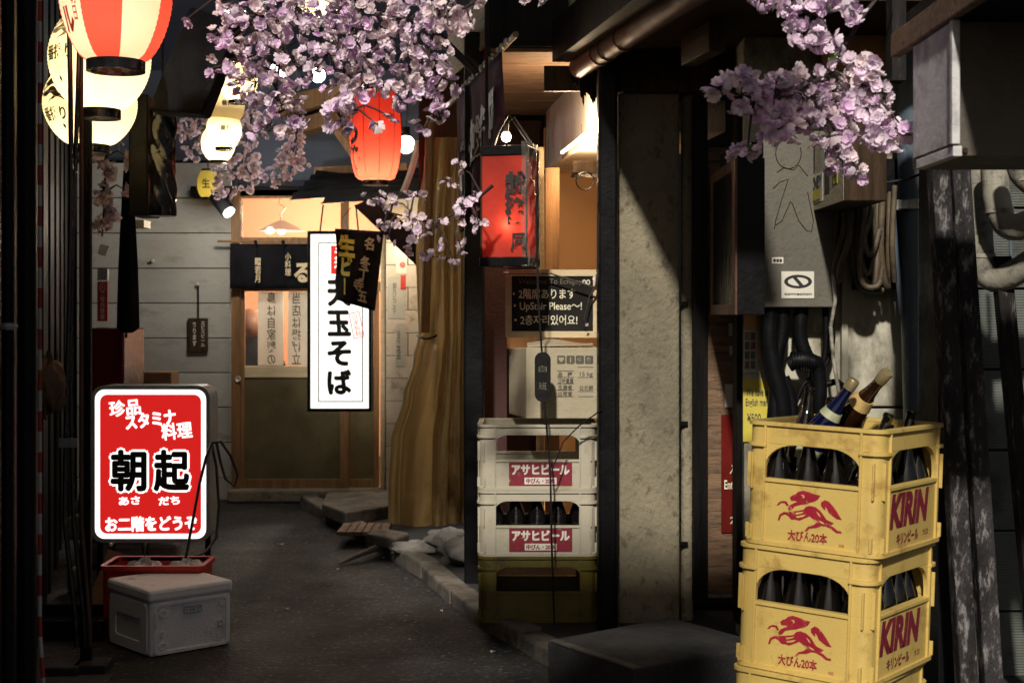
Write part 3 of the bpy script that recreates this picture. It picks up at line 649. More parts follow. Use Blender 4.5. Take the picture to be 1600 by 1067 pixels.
# peeling signboard above it
a, b = P(888, 62, 5.45), P(968, -4, 4.75); mb = MB(); up = Vector((0, 0, .22)); th = Vector((.03, 0, 0))
K('peeling', (.42, .38, .22), .7, var=.3, scale=12, bump=.4, dirt=((.02, .018, .015), .5, 14), st=(1, 1, .4))
mb.add([a, b, b + up, a + up, a + th, b + th, b + th + up, a + th + up], [(0, 1, 2, 3), (4, 7, 6, 5), (0, 4, 5, 1), (3, 2, 6, 7), (0, 3, 7, 4), (1, 5, 6, 2)]); mb.build('peeling_signboard', M_['peeling'], label='peeling yellowed signboard above the gutter', cat='signboard')
# ragged black fringe at the end of the eave
mb = MB()
for k in range(16):
    px = 893 + k * 3; L = 18 + 26 * random.random() + (20 if px > 905 else -6); q = P(px, 108, 5.62)
    mb.plate([[(-.007, 0), (.007, 0), (.004, -L * .0025), (-.003, -L * .0023)]], .004, frame(q, (1, .2 * random.uniform(-1, 1), 0), (0, 0, 1)))
mb.build('torn_fringe', M_['black_cloth'], label='ragged black fringe hanging at the end of the eave', cat='fringe')

# recessed door
DR = 5.46
rd = thing('brown_door', 'brown recessed door with red notice half hidden by a black jamb', 'door', (X(1120, DR), DR, .15))
def db(name, x0, x1, y0, y1, m, D=DR, th=.04, par=rd, bev=.003):
    mb = MB(); mb.b2((X(x0, D), D, Z(y1, D)), (X(x1, D), D + th, Z(y0, D))); return mb.build(name, M_[m], par, bevel=bev)
db('panel', 1106, 1168, 230, 928, 'plank_wood', DR + .01)
db('frame', 1085, 1106, 150, 945, 'black_wood', DR - .03, .08)
db('jamb', 1151, 1163, 150, 975, 'black_wood', 5.2, .1)
db('threshold', 1100, 1160, 928, 934, 'kerb', DR - .02, .05)
en2 = thing('red_notice', 'dark red door notice with white entrance writing', 'notice', P(1140, 830, DR - .004))
db('sheet', 1127, 1163, 648, 832, 'red_gloss', DR + .002, .004, en2, 0)
mb = MB()
for s, y, w_ in (('入口', 733, .05), ('Entrance', 757, .09), ('入', 783, .03), ('2階', 812, .045)): put_text(mb, s, facing(P(1150, y, DR)), w=w_, h=.035, offset=.02)
mb.build('lettering', M_['chalk'], en2)
for (x0, x1, y0, y1), m, lb in (((1133, 1145, 600, 636), 'paper', 'small white notice on the brown door above the red one'), ((1139, 1148, 505, 525), 'paper', 'tiny pale sticker near the top of the brown door'), ((1140, 1147, 540, 555), 'paper', 'second tiny pale sticker on the brown door')):
    mb = MB(); mb.b2((X(x0, DR), DR + .004, Z(y1, DR)), (X(x1, DR), DR + .007, Z(y0, DR))); mb.build('sticker', M_[m], label=lb, cat='sticker')

# wall to the right of the door
DW = 5.16
rw = thing('stained_wall', 'beige water stained concrete wall behind the yellow crates', 'wall', (X(1300, DW), DW, 0))
mb = MB(); mb.b2((X(1163, DW), DW, 0), (X(1318, DW), DW + .2, 2.26)); mb.build('panel', M_['concrete_wall'], rw)
mb = MB(); mb.b2((X(1319, DW), DW - .02, 0), (X(1470, DW), DW + .2, Z(638, DW))); mb.build('panel', M_['concrete_wall'], rw, bevel=.004)
mb = MB(); mb.b2((X(1319, DW), DW - .02, Z(634, DW)), (X(1470, DW), DW + .2, 2.26)); mb.build('panel', M_['concrete_wall'], rw, bevel=.004)
mb = MB(); mb.b2((X(1312, DW), DW - .035, 0), (X(1322, DW), DW, 2.2)); mb.build('cover_strip', M_['concrete_wall'], rw, bevel=.003)
def wplate(name, x0, x1, y0, y1, m, par=None, D=DW - .004, th=.003, **k):
    mb = MB(); mb.b2((X(x0, D), D, Z(y1, D)), (X(x1, D), D + th, Z(y0, D))); return mb.build(name, M_[m], par, **k)
wplate('board', 1162, 1194, 480, 560, 'orange_wall', label='small orange board beside the black wall sign', cat='board')
pp = thing('sticker_sheet', 'white sheet of tiny pictures above the yellow notice', 'notice', P(1175, 582, DW - .01))
wplate('sheet', 1162, 1184, 516, 582, 'paper', pp, DW - .009)
for k in range(8): wplate('picture', 1164 + 9 * (k % 2), 1171 + 9 * (k % 2), 519 + 15 * (k // 2), 531 + 15 * (k // 2), 'print_grey' if k % 3 else 'red_gloss', pp, DW - .012)
yn = thing('yellow_notice', 'yellow notice with dark print left of the yellow crates', 'notice', P(1183, 660, DW - .01))
wplate('sheet', 1161, 1206, 592, 690, 'paper_yellow', yn, DW - .009)
mb = MB(); put_text(mb, 'We have an\nEnglish menu', facing(P(1184, 622, DW - .0105)), w=.088, h=.07, offset=.015); put_text(mb, '¥500', facing(P(1178, 652, DW - .0105)), w=.05, h=.03, offset=.01); mb.build('lettering', M_['print_grey'], yn)
# black wall sign seen from its edge
bs = thing('black_wall_sign', 'black projecting wall sign with copper edged side panel', 'sign', (.8, 5.0, 1.245))
x0, x1, y0, y1, z0, z1 = .748, .845, 4.75, 5.33, 1.245, 1.77
mb = MB(); mb.b2((x0, y0, z0), (x1, y1, z1)); mb.build('casing', M_['black_metal'], bs, bevel=.004)
mb = MB(); MS = frame((x0 - .004, (y0 + y1) / 2, (z0 + z1) / 2), (0, -1, 0), (0, 0, 1)); mb.plate([rect(-.29, -.262, .29, .262), rect(-.245, -.225, .225, .225)[::-1]], .012, MS); mb.build('frame', M_['pipe_copper'], bs, bevel=.003)
mb = MB(); mb.plate([rect(-.25, -.23, .23, .23)], .004, frame((x0 - .0015, 5.04, 1.5075), (0, -1, 0), (0, 0, 1))); mb.build('face', M_['black_gloss'], bs)
mb = MB(); mb.b2((.76, 4.8, 1.775), (.85, 5.2, 1.83)); mb.build('hood', M_['black_metal'], bs, bevel=.008)

# grey meter cabinet with scrawl and stickers
DC = 5.0
mc = thing('meter_cabinet', 'grey rust-flecked wall cabinet with scrawled drawing and oval sticker', 'cabinet', P(1248, 480, DC))
mb = MB(); mb.b2((X(1192, DC), DC, Z(480, DC)), (X(1306, DC), DC + .15, Z(205, DC))); mb.build('casing', M_['grey_metal'], mc, bevel=.004)
def scrawl(pts, wd=.003):
    mb = MB(); q = [P(a, b, DC - .0015) for a, b in pts]
    mb.tube(q, wd / 2, 4); return mb.build('scrawl', M_['dark_wood'], mc)
scrawl([(1212 + 20 * (1 + cos(a)), 240 + 24 * sin(a) ** 1) for a in [-.4 + 2 * pi * k / 20 for k in range(19)]])
scrawl([(1214, 270), (1225, 262), (1240, 266), (1248, 258), (1262, 275)])
scrawl([(1208, 295), (1218, 285), (1232, 280), (1222, 310), (1212, 345), (1210, 358)])
scrawl([(1212, 352), (1222, 345), (1235, 315), (1238, 318), (1248, 345), (1260, 360), (1268, 362), (1271, 345), (1262, 300)])
stk = wplate('sticker', 1221, 1272, 424, 466, 'print_white', mc, DC - .003, .002)
mb = MB(); MS = facing(P(1247, 440, DC - .0035)); el = [(.049 * cos(2 * pi * k / 32), .024 * sin(2 * pi * k / 32)) for k in range(32)]
mb.plate([el, [(.036 * cos(-2 * pi * k / 24), .015 * sin(-2 * pi * k / 24)) for k in range(24)]], 0, MS)
mb.plate([[(-.024, .020), (-.012, .023), (.026, -.020), (.012, -.023)]], 0, facing(P(1247, 440, DC - .0038)))
put_text(mb, 'connection', facing(P(1247, 459, DC - .0035)), w=.095, h=.009, offset=.01); mb.build('lettering', M_['print_black'], stk)
stk2 = wplate('sticker', 1206, 1224, 402, 412, 'print_white', mc, DC - .003, .002)
mb = MB(); put_text(mb, '■■■', facing(P(1215, 407, DC - .0035)), w=.03, h=.010); mb.build('lettering', M_['print_black'], stk2)
# tangle of black pipes below the cabinet
def pipes(name, lst, m, par=None, n=10):
    for pts, r in lst:
        mb = MB(); q = [P(*t) for t in pts]; Q = []
        for i in range(len(q) - 1):
            a, b, c_, d_ = q[max(i - 1, 0)], q[i], q[i + 1], q[min(i + 2, len(q) - 1)]
            for k in range(5):
                t = k / 5; Q.append(.5 * ((2 * b) + (c_ - a) * t + (2 * a - 5 * b + 4 * c_ - d_) * t * t + (3 * b - a - 3 * c_ + d_) * t ** 3))
        Q.append(q[-1]); mb.tube(Q, r, n); mb.build(name, M_[m], par, smooth=40)
tg = thing('pipe_tangle', 'tangle of black pipes below the grey meter cabinet', 'pipes', P(1250, 660, 5.06))
D = 5.06
pipes('pipe', [([(1205, 478, D), (1202, 530, D), (1210, 580, D), (1222, 640, D), (1226, 760, D)], .036), ([(1222, 478, D), (1222, 520, D), (1215, 560, D), (1212, 620, D), (1200, 760, D)], .026),
               ([(1252, 478, D), (1250, 525, D), (1262, 560, D), (1275, 570, D), (1272, 620, D), (1270, 760, D)], .026), ([(1232, 570, D - .04), (1250, 562, D - .05), (1270, 566, D - .05), (1280, 590, D - .04), (1278, 760, D - .03)], .028),
               ([(1240, 640, D), (1256, 600, D), (1282, 580, D), (1300, 545, D), (1302, 490, D)], .008), ([(1225, 590, D), (1236, 620, D), (1240, 670, D), (1238, 760, D)], .02),
               ([(1290, 480, D), (1288, 560, D), (1262, 608, D), (1290, 600, D), (1318, 612, D), (1322, 760, D)], .012)], 'black_metal', tg)
mb = MB()
for k in range(9): q = P(1236 + 4 * k, 563 + k * .4, D - .05); mb.tube([q, q + Vector((.005, 0, 0))], .031, 12)
mb.build('ribbed_sleeve', M_['black_metal'], tg, smooth=40)
mb = MB(); mb.tube([P(1302, 430, 4.98), P(1305, 470, 4.98), P(1298, 510, 4.98), P(1302, 560, 4.98), P(1312, 620, 4.98), P(1314, 700, 4.98)], .007, 8); mb.build('grey_cable', M_['pipe_beige'], smooth=60, label='thin grey cable wandering down beside the meter cabinet', cat='cable')
# sticker covered junction box
jb = thing('junction_box', 'beige junction box covered with torn stickers under the blossoms', 'box', (1.13, 4.8, 1.61))
mb = MB(); mb.b2((1.062, 4.55, 1.61), (1.2, 5.05, 1.86)); mb.build('casing', M_['dark_wood'], jb, bevel=.004); mb = MB(); mb.b2((1.0605, 4.552, 1.612), (1.0618, 5.048, 1.858)); mb.build('side_panel', M_['cardboard'], jb)  # casing coloured dark for the shaded front, side panel keeps the beige
MJ = frame((1.0595, 4.80, 1.735), (0, -.84, 0), (0, 0, 1))
for x0, x1, y0, y1, m in ((-.24, -.05, -.10, .0, 'print_white'), (.09, .17, -.06, .10, 'paper_yellow'), (-.02, .05, -.08, .06, 'print_black'), (-.09, -.02, .0, .09, 'paper'), (-.24, -.18, .01, .12, 'print_black')):
    mb = MB(); mb.plate([rect(x0, y0, x1, y1)], .001, MJ); s_ = mb.build('sticker', M_[m], jb)
mb = MB(); put_text(mb, 'ZNEY', MJ, at=(-.145, -.03), w=.17, h=.045, offset=.03); put_text(mb, '14', MJ, at=(.13, -.02), w=.05, h=.08, offset=.03); mb.build('lettering', M_['print_black'], jb)
mb = MB(); mb.plate([rect(-.21, -.09, -.08, -.055)], 0, frame((1.0570, 4.80, 1.735), (0, -1, 0), (0, 0, 1))); mb.build('yellow_strip', M_['paper_yellow'], jb)
# cables under it
cb = thing('cable_bundle', 'thick bundle of dirty tan cables looping below the junction box', 'cables', P(1350, 450, 4.99))
pipes('cable', [([(1310, 300, 4.99), (1306, 360, 4.99), (1300, 430, 5.04), (1303, 470, 5.09)], .010), ([(1325, 320, 4.94), (1318, 365, 4.94), (1306, 410, 4.97), (1304, 440, 4.99)], .012), ([(1330, 310, 4.91), (1328, 370, 4.91), (1314, 415, 4.94), (1310, 440, 4.99)], .012),
                ([(1345, 300, 4.94), (1340, 390, 4.94), (1352, 440, 4.94), (1368, 435, 4.94), (1372, 300, 4.97)], .014), ([(1352, 300, 4.91), (1346, 400, 4.91), (1358, 428, 4.91), (1366, 380, 4.91), (1362, 310, 4.94)], .009),
                ([(1380, 290, 4.94), (1376, 380, 4.94), (1382, 440, 4.97), (1390, 448, 4.99)], .012), ([(1390, 300, 4.94), (1388, 400, 4.94), (1392, 446, 4.99)], .010), ([(1350, 330, 4.89), (1344, 410, 4.89), (1350, 445, 4.91), (1372, 446, 4.91), (1378, 420, 4.91)], .010),
                ([(1366, 290, 4.93), (1360, 340, 4.91), (1350, 372, 4.89), (1360, 400, 4.89), (1374, 360, 4.91)], .011), ([(1336, 300, 4.97), (1334, 400, 4.97), (1340, 440, 4.99), (1356, 452, 4.99), (1380, 452, 4.99)], .014), ([(1398, 290, 4.91), (1394, 380, 4.91), (1398, 440, 4.95)], .010)], 'cable_tan', cb)
mb = MB(); mb.b2(P(1335, 452, 5.08), P(1400, 250, 5.12)); mb.build('cable_box', M_['black_metal'], cb)
# blue grey drainpipe
dp = thing('blue_drainpipe', 'blue grey drainpipe with a metal clamp behind the yellow crates', 'pipe', (X(1440, 5.000), 5.000, 0))
mb = MB(); mb.tube([P(1449, 1100, 5.000), P(1436, 560, 5.000), P(1424, 40, 5.000)], .059, 22); mb.build('pipe', M_['pipe_blue'], dp, smooth=40)
mb = MB(); mb.tube([P(1429, 327, 5.000), P(1428.5, 313, 5.000)], .064, 22); mb.b2(P(1386, 328, 4.950), P(1408, 313, 4.970)); mb.b2(P(1446, 326, 4.940), P(1476, 311, 4.960))
for k in range(9): mb.b2(P(1406 + 5 * k, 326, 4.934), P(1408.5 + 5 * k, 314, 4.950))
mb.build('clamp', M_['clamp'], dp)
mb = MB(); mb.tube([P(1393, 298, 4.950), P(1400, 400, 4.950), P(1409, 492, 4.950)], .010, 10); mb.build('thin_pipe', M_['pipe_blue'], smooth=40, label='thin grey pipe alongside the blue drainpipe', cat='pipe')
mb = MB(); mb.tube([P(1385, 286, 4.900), P(1420, 280, 4.900), P(1448, 268, 4.850), P(1490, 225, 4.6)], .005, 6); mb.build('wire', M_['cable_black'], label='slack black wire tied across the drainpipe', cat='wire')
# far right cladding, posts
rs = thing('clad_wall', 'weathered grey green board wall at the right edge', 'wall', (X(1600, 4.7), 4.7, 0))
ye = [200, 327, 453, 579, 705, 831, 957, 1083, 1209]
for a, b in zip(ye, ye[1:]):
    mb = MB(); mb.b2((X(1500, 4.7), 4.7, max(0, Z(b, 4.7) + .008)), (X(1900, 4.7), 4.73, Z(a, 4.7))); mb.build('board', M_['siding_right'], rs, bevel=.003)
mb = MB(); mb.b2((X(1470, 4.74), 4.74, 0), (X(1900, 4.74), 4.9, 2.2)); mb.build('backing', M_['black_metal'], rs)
def lean(name, top, bot, D, wd, th, m, **k):
    a = P(*top, D); b = P(*bot, D); mb = MB(); dx = wd / 2
    mb.add([Vector((p.x + sx * dx, D + sy, p.z)) for p in (b, a) for sy in (0, th) for sx in (-1, 1)], [(0, 1, 3, 2)[::-1], (4, 5, 7, 6), (0, 1, 5, 4), (2, 6, 7, 3), (0, 4, 6, 2), (1, 3, 7, 5)])
    return mb.build(name, M_[m], bevel=.003, **k)
lean('leaning_timber', (1470, 250), (1522, 1190), 3.98, .050, .06, 'weathered_wood', label='weathered leaning timber nearest the yellow crates', cat='post')
lean('leaning_timber', (1502, 250), (1562, 1190), 4.0, .052, .06, 'weathered_wood', label='second weathered timber leaning right of the first', cat='post')
lean('leaning_timber', (1568, 400), (1640, 1190), 4.3, .05, .05, 'weathered_dark', label='dark flaking timber leaning against the board wall', cat='post')
mb = MB(); mb.tube([P(1577, 330, 4.35), P(1584, 500, 4.35), P(1600, 640, 4.35), P(1640, 900, 4.35)], .006, 8); mb.build('thin_conduit', M_['pipe_blue'], smooth=40, label='thin pale conduit beside the dark flaking timber', cat='pipe')
mb = MB(); mb.b2((X(1466, 4.2), 4.2, 0), (X(1496, 4.2), 4.4, 2.2)); mb.build('black_post', M_['black_metal'], label='black post hidden behind the weathered leaning timbers', cat='post')
# duct elbows
def elbow(pts, r, lb):
    t = thing('duct_elbow', lb, 'duct', P(*pts[len(pts) // 2]))
    pipes('duct', [(pts, r)], 'pipe_beige', t, 18)
    a = P(*pts[2]); mb = MB(); mb.tube([a + Vector((0, 0, .006)), a - Vector((0, 0, .006))], r * 1.07, 18); mb.build('joint', M_['pipe_beige'], t, smooth=40)
elbow([(1526, 250, 4.35), (1529, 320, 4.35), (1533, 400, 4.35), (1545, 432, 4.35), (1575, 432, 4.3), (1640, 390, 4.2), (1700, 350, 4.1)], .040, 'lower dirty beige duct elbow turning to the right')
elbow([(1553, 250, 4.2), (1556, 300, 4.2), (1562, 330, 4.2), (1575, 352, 4.2), (1600, 352, 4.15), (1660, 318, 4.1), (1720, 285, 4.0)], .040, 'upper dirty beige duct elbow under the metal box')
elbow([(1585, 230, 4.0), (1590, 262, 4.0), (1600, 280, 4.0), (1630, 300, 4.0), (1680, 310, 4.0)], .03, 'small duct bend at the right edge below the metal box')
# pale metal box below the canopy, side coloured as lit, front as shaded
pb = thing('metal_wall_box', 'pale metal box hung below the wooden canopy', 'box', (1.3, 3.1, 1.58))
mb = MB(); mb.b2((.917, 2.952, 1.605), (.920, 3.25, 1.858)); mb.build('side_sheet', M_['box_metal_lit'], pb)
mb = MB(); mb.b2((.922, 2.97, 1.580), (1.9, 3.27, 1.858)); mb.build('casing', M_['box_metal_shaded'], pb)
mb = MB(); mb.b2((.911, 2.944, 1.601), (.928, 2.962, 1.858)); mb.build('corner_strip', M_['box_metal_lit'], pb, bevel=.002)
mb = MB(); mb.b2((.915, 2.95, 1.576), (.934, 3.22, 1.598)); mb.build('bottom_flange', M_['box_metal_lit'], pb, bevel=.002)
mb = MB(); mb.lathe([(.006, 0), (.006, .004)], frame((.945, 2.968, 1.59), (1, 0, 0), (0, 0, 1)), 10); mb.build('rivet', M_['dark_wood'], pb)
cn = thing('wooden_canopy', 'brown wooden canopy jutting in over the metal box', 'canopy', (1.3, 2.9, 1.86))
mb = MB(); mb.b2((.930, 2.45, 1.868), (2.2, 3.39, 1.90)); mb.build('roof_board', M_['black_wood'], cn)
mb = MB(); mb.b2((.905, 2.45, 1.861), (.929, 3.40, 1.917)); mb.build('fascia', M_['plank_wood'], cn, bevel=.003)
mb = MB(); mb.b2((.931, 2.45, 1.901), (.98, 3.36, 1.96)); mb.build('upper_rail', M_['black_wood'], cn)
mb = MB(); mb.b2((X(1394, 3.6), 3.6, 1.84), (X(1416, 3.6), 3.66, 2.2)); mb.build('canopy_post', M_['weathered_dark'], cn)

# ================================================================== hanging cloth and blinds above the shop
ba, bb = P(700, 165, 6.8), P(806, 54, 5.42)
bp = thing('shop_banner', 'dark purple shop curtain with white crest on a slanting bamboo pole', 'curtain', ba)
mb = MB(); mb.tube([ba, bb], .012, 10); mb.build('pole', M_['bamboo_pole'], bp, smooth=40)
for k in range(14): mb = MB(); q = ba.lerp(bb, .2 + .055 * k); mb.lathe([(.008, -.012), (.014, 0), (.008, .012)], frame(q + Vector((-.008, -.008, 0)), (0, 0, 1), (1, 0, 0)), 8); mb.build('ring', M_['clamp'], bp)
dir_ = (bb - ba)
def ban(u, v):
    q = ba + dir_ * (.17 + .66 * u); L = .50 + .12 * (1 - u)
    return q + Vector((.02 * sin(26 * u) * v + .01 * v, .035 * sin(21 * u + 1.5 * v) * v, -.012 - L * v))
mb = MB(); mb.grid(ban, 40, 16); mb.build('cloth', M_['noren_purple'], bp, smooth=80, solid=.003)
mb = MB()
def bfn(a, b): q = ban(a, b); return q + Vector((-.012, -.012, 0))
cr = [(.20 + .17 * cos(2 * pi * k / 28), .66 + .27 * sin(2 * pi * k / 28)) for k in range(28)]; ci = [(.20 + .13 * cos(-2 * pi * k / 28), .66 + .2 * sin(-2 * pi * k / 28)) for k in range(28)]
for l in (0,):
    tri = tessellate_polygon([[Vector((a, b, 0)) for a, b in cr], [Vector((a, b, 0)) for a, b in ci]]); al = cr + ci; mb.add([bfn(a, b) for a, b in al], [tuple(t) for t in tri])
for s, u0, v0 in (('越', .47, .5), ('後', .64, .46), ('屋', .82, .42)):
    vs, fs, tw_, th_ = text2d(s, offset=.06); mb.add([bfn(u0 + a * .17, v0 - b * .36) for a, b in vs], fs)
mb.build('crest_print', M_['print_white'], bp)
# rolled bamboo blind
bl = thing('bamboo_blind', 'yellowed bamboo blind hanging over the alley corner', 'blind', P(728, 100, 7.2))
qa, qb, qc, qd = P(697, 126, 7.3), P(757, 72, 6.2), P(760, -30, 6.2), P(702, 45, 7.3)
for k in range(26):
    t = k / 26; a = qa.lerp(qd, t); b = qb.lerp(qc, t); mb = MB(); mb.tube([a, b], (qd - qa).length / 26 * .55 * (1.5 if k == 0 else 1), 6); mb.build('slat', M_['bamboo_blind'], bl)
mb = MB(); qa, qb = P(732, 108, 6.6), P(777, 80, 6.1); mb.grid(lambda u, v: qa.lerp(qb, u) + Vector((0, .01 * sin(30 * u), .11 * (1 - v) - .02)), 24, 4); mb.build('red_cloth', M_['cloth_red'], label='scrap of red pleated cloth behind the bamboo blind', cat='cloth', smooth=80, solid=.003)
mb = MB(); mb.tube([P(640, -20, 5.9), P(690, 60, 5.9), P(745, 115, 5.9)], .016, 8); mb.build('bare_branch', M_['twig'], smooth=60, label='thick dark bare branch crossing behind the bamboo blind', cat='branch')
mb = MB(); mb.b2((X(758, 5.6), 5.6, Z(300, 5.6)), (X(763, 5.6), 5.62, 2.6)); mb.build('hanging_rod', M_['black_metal'], label='thin black rod hanging above the square lantern', cat='rod')
emblem = [[(195, 255), (215, 235), (240, 225), (262, 203), (300, 190), (345, 196), (395, 208), (445, 213), (425, 245), (395, 265), (360, 275), (330, 290), (285, 300), (240, 315), (215, 345), (190, 355), (183, 335), (200, 310), (235, 290), (262, 281), (235, 272), (210, 278)],
          [(186, 362), (240, 352), (310, 335), (330, 310), (365, 298), (410, 305), (450, 330), (480, 365), (500, 390), (560, 408), (535, 428), (500, 440), (460, 440), (420, 420), (390, 395), (360, 378), (330, 395), (280, 420), (235, 415), (200, 395)],
          [(450, 265), (480, 243), (510, 250), (545, 280), (580, 320), (600, 350), (622, 378), (580, 375), (545, 355), (515, 335), (500, 305), (485, 290), (490, 320), (470, 310), (452, 290)],
          [(190, 315), (170, 285), (135, 285), (105, 300), (88, 325), (108, 320), (125, 302), (155, 300), (175, 322)],
          [(200, 393), (183, 367), (150, 368), (115, 390), (100, 440), (118, 435), (130, 400), (160, 385), (185, 395), (215, 420), (236, 417)],
          [(420, 422), (390, 445), (350, 460), (325, 495), (345, 492), (365, 470), (420, 460), (458, 442)],
          [(500, 442), (540, 455), (580, 480), (622, 478), (620, 462), (590, 462), (560, 440), (537, 430)]]
# ================================================================== lit red sign
DS = 5.9; s_ = DS / FPX
sg = thing('lit_sign', 'glowing red sign board with white rim standing behind the foam box', 'sign', (X(235, DS), DS, 0))
MSg = facing(P(235, 725, DS)); W_, H_ = 186 * s_, 245 * s_
mb = MB(); mb.plate([rrect(W_, H_, 20 * s_), rrect(W_ - 12 * s_, H_ - 12 * s_, 15 * s_)[::-1]], .16, MSg); mb.plate([rrect(W_ - .002, H_ - .002, 19 * s_)], .1, MSg @ Matrix.Translation((0, 0, -.05))); mb.build('casing', M_['sign_frame'], sg, smooth=35)
mb = MB(); mb.plate([rrect(W_ - 12 * s_, H_ - 12 * s_, 15 * s_)], .01, MSg @ Matrix.Translation((0, 0, -.004))); fcp = mb.build('face', M_['lit_white'], sg)
mb = MB(); mb.plate([rrect(158 * s_, 217 * s_, 11 * s_)], 0, MSg @ Matrix.Translation((0, 0, -.0025))); mb.build('red_panel', M_['lit_red'], fcp)
def st_(mb, s, px, py, w, h, rot=0, lift=-.001, **k): put_text(mb, s, MSg, w=w * s_, h=h * s_, at=((px - 235) * s_, (725 - py) * s_), rot=rot, lift=lift, **k)
for a_ in (('珍品', 195, 637, 48, 24, .10, .0020), ('スタミナ', 235, 655, 78, 22, .13, .0028), ('料理', 276, 673, 47, 25, .10, .0020), ('朝', 201, 735, 52, 61, 0, .0150), ('起', 268, 735, 52, 61, 0, .0150), ('あさ', 202, 782, 32, 12, .06, .0018), ('だち', 264, 782, 32, 12, .06, .0018), ('お二階をどうぞ', 236, 818, 142, 22, .02, .0026)):
    mb = MB(); st_(mb, *a_[:6], bold=a_[6]); mb.build('white_lettering', M_['lit_white'], fcp)
for a_ in (201, 268): mb = MB(); st_(mb, '朝' if a_ < 250 else '起', a_, 735, 52, 61, 0, .001, bold=.0062); mb.build('black_lettering', M_['print_black'], fcp)
for px in (150, 320):
    mb = MB(); mb.tube([(X(px, DS), DS + .06, 0), (X(px, DS), DS + .06, Z(850, DS) + .25)], .012, 8); mb.build('leg', M_['black_metal'], sg)
    mb = MB(); mb.box((X(px, DS), DS + .06, .012), (.03, .42, .022)); mb.build('foot', M_['black_metal'], sg)
mb = MB(); mb.lathe([(.006, 0), (.008, .008), (.005, .014)], Matrix.Translation(P(173, 853, DS - .02)), 10); mb.build('screw_foot', M_['print_white'], sg)
# its cables
pipes_ = lambda nm, pts, r, lb: (lambda mb: mb.build(nm, M_['cable_black'], smooth=60, label=lb, cat='cable'))(MB().tube([P(*p) for p in pts], r, 7))
pipes_('power_cable', [(290, 872, 5.55), (300, 820, 5.6), (312, 755, 5.65), (322, 715, 5.68), (331, 692, 5.7), (345, 690, 5.72), (360, 712, 5.75), (371, 742, 5.76), (366, 760, 5.76), (352, 748, 5.76), (344, 720, 5.76), (338, 690, 5.76)], .006, 'black cable crossing the lit sign and looping beside it')
pipes_('power_cable', [(330, 690, 5.95), (338, 730, 5.95), (342, 790, 5.95), (338, 840, 5.9), (322, 862, 5.85), (305, 868, 5.8)], .006, 'black cable hanging down right of the lit sign')
# red bucket crate with bags
rb = thing('red_tub', 'red plastic tub between lit sign and foam box', 'tub', (X(246, 5.62), 5.62, 0))
cxx = X(246, 5.6); rw_, rd_ = .385, .22; zt = .27
mb = MB()
mb.plate([rrect(rw_, rd_, .02), rrect(rw_ - .016, rd_ - .016, .015)[::-1]], zt, Matrix.Translation((cxx, 5.62, zt))); mb.plate([rrect(rw_ + .02, rd_ + .02, .025), rrect(rw_ - .016, rd_ - .016, .015)[::-1]], .018, Matrix.Translation((cxx, 5.62, zt + .004))); mb.plate([rrect(rw_ - .01, rd_ - .01, .015)], .01, Matrix.Translation((cxx, 5.62, .02)))
mb.build('body', M_['bucket_red'], rb, bevel=.002)
for (px, lb) in ((222, 'white bag bulging in the red tub on the side of the black post'), (290, 'white bag in the red tub under the cable')):
    c = Vector((X(px, 5.6), 5.64, .20)); mb = MB(); mb.grid(lambda u, v: blob(u, v, c, (.075, .06, .07), px), 28, 14); mb.build('white_bag', M_['bag_white'], smooth=80, label=lb, cat='bag')
# foam box
F0 = G(234, 1028); al = math.atan2(.66, .75)
fx = thing('foam_box', 'white polystyrene box standing on the asphalt before the lit sign', 'box', (F0.x, F0.y, 0), (0, 0, al))
# local: +x runs along the right face (away), +y along the left face (away); corner at the origin
bx_, by_, bh_ = .335, .335, .245
mb = MB(); mb.b2((0, 0, 0), (bx_, by_, bh_ - .045)); body = mb.build('tub', M_['styrofoam'], fx, bevel=.012, world=False)
mb = MB(); mb.b2((-.006, -.006, bh_ - .046), (bx_ + .006, by_ + .006, bh_)); mb.build('lid', M_['styrofoam'], fx, bevel=.012, world=False)
ML = frame((-.0008, by_ / 2, .10), (0, -1, 0), (0, 0, 1)); MR = frame((bx_ / 2, -.0008, .10), (1, 0, 0), (0, 0, 1))
mb = MB(); mb.plate([rrect(.30, .185, .02), rrect(.20, .085, .015, cy=-.01)[::-1]], .004, ML @ Matrix.Translation((0, 0, .004))); mb.build('side_rim', M_['styrofoam'], fx, bevel=.002, world=False)
mb = MB(); mb.plate([rrect(.305, .19, .02), rrect(.285, .165, .018)[::-1]], .004, MR @ Matrix.Translation((0, 0, .004))); mb.build('front_rim', M_['styrofoam'], fx, bevel=.002, world=False)
for x, y, r in ((-.115, .055, .017), (.12, -.01, .014), (-.118, -.02, .013), (-.115, -.065, .017), (.122, .062, .010)):
    mb = MB(); mb.lathe([(r, 0), (r, .003), (r * .6, .004), (r * .55, .002)], MR @ Matrix.Translation((x, y, 0)), 16); mb.build('boss', M_['styrofoam'], fx, smooth=30, world=False)
mb = MB(); mb.plate([rrect(.075, .026, .003), rrect(.069, .020, .002)[::-1]], .003, MR @ Matrix.Translation((.005, .055, .003))); put_text(mb, 'S-58-Y', MR, w=.06, h=.013, at=(.005, .055), lift=.002, offset=.02); mb.build('embossed_plate', M_['sign_frame'], fx, world=False)

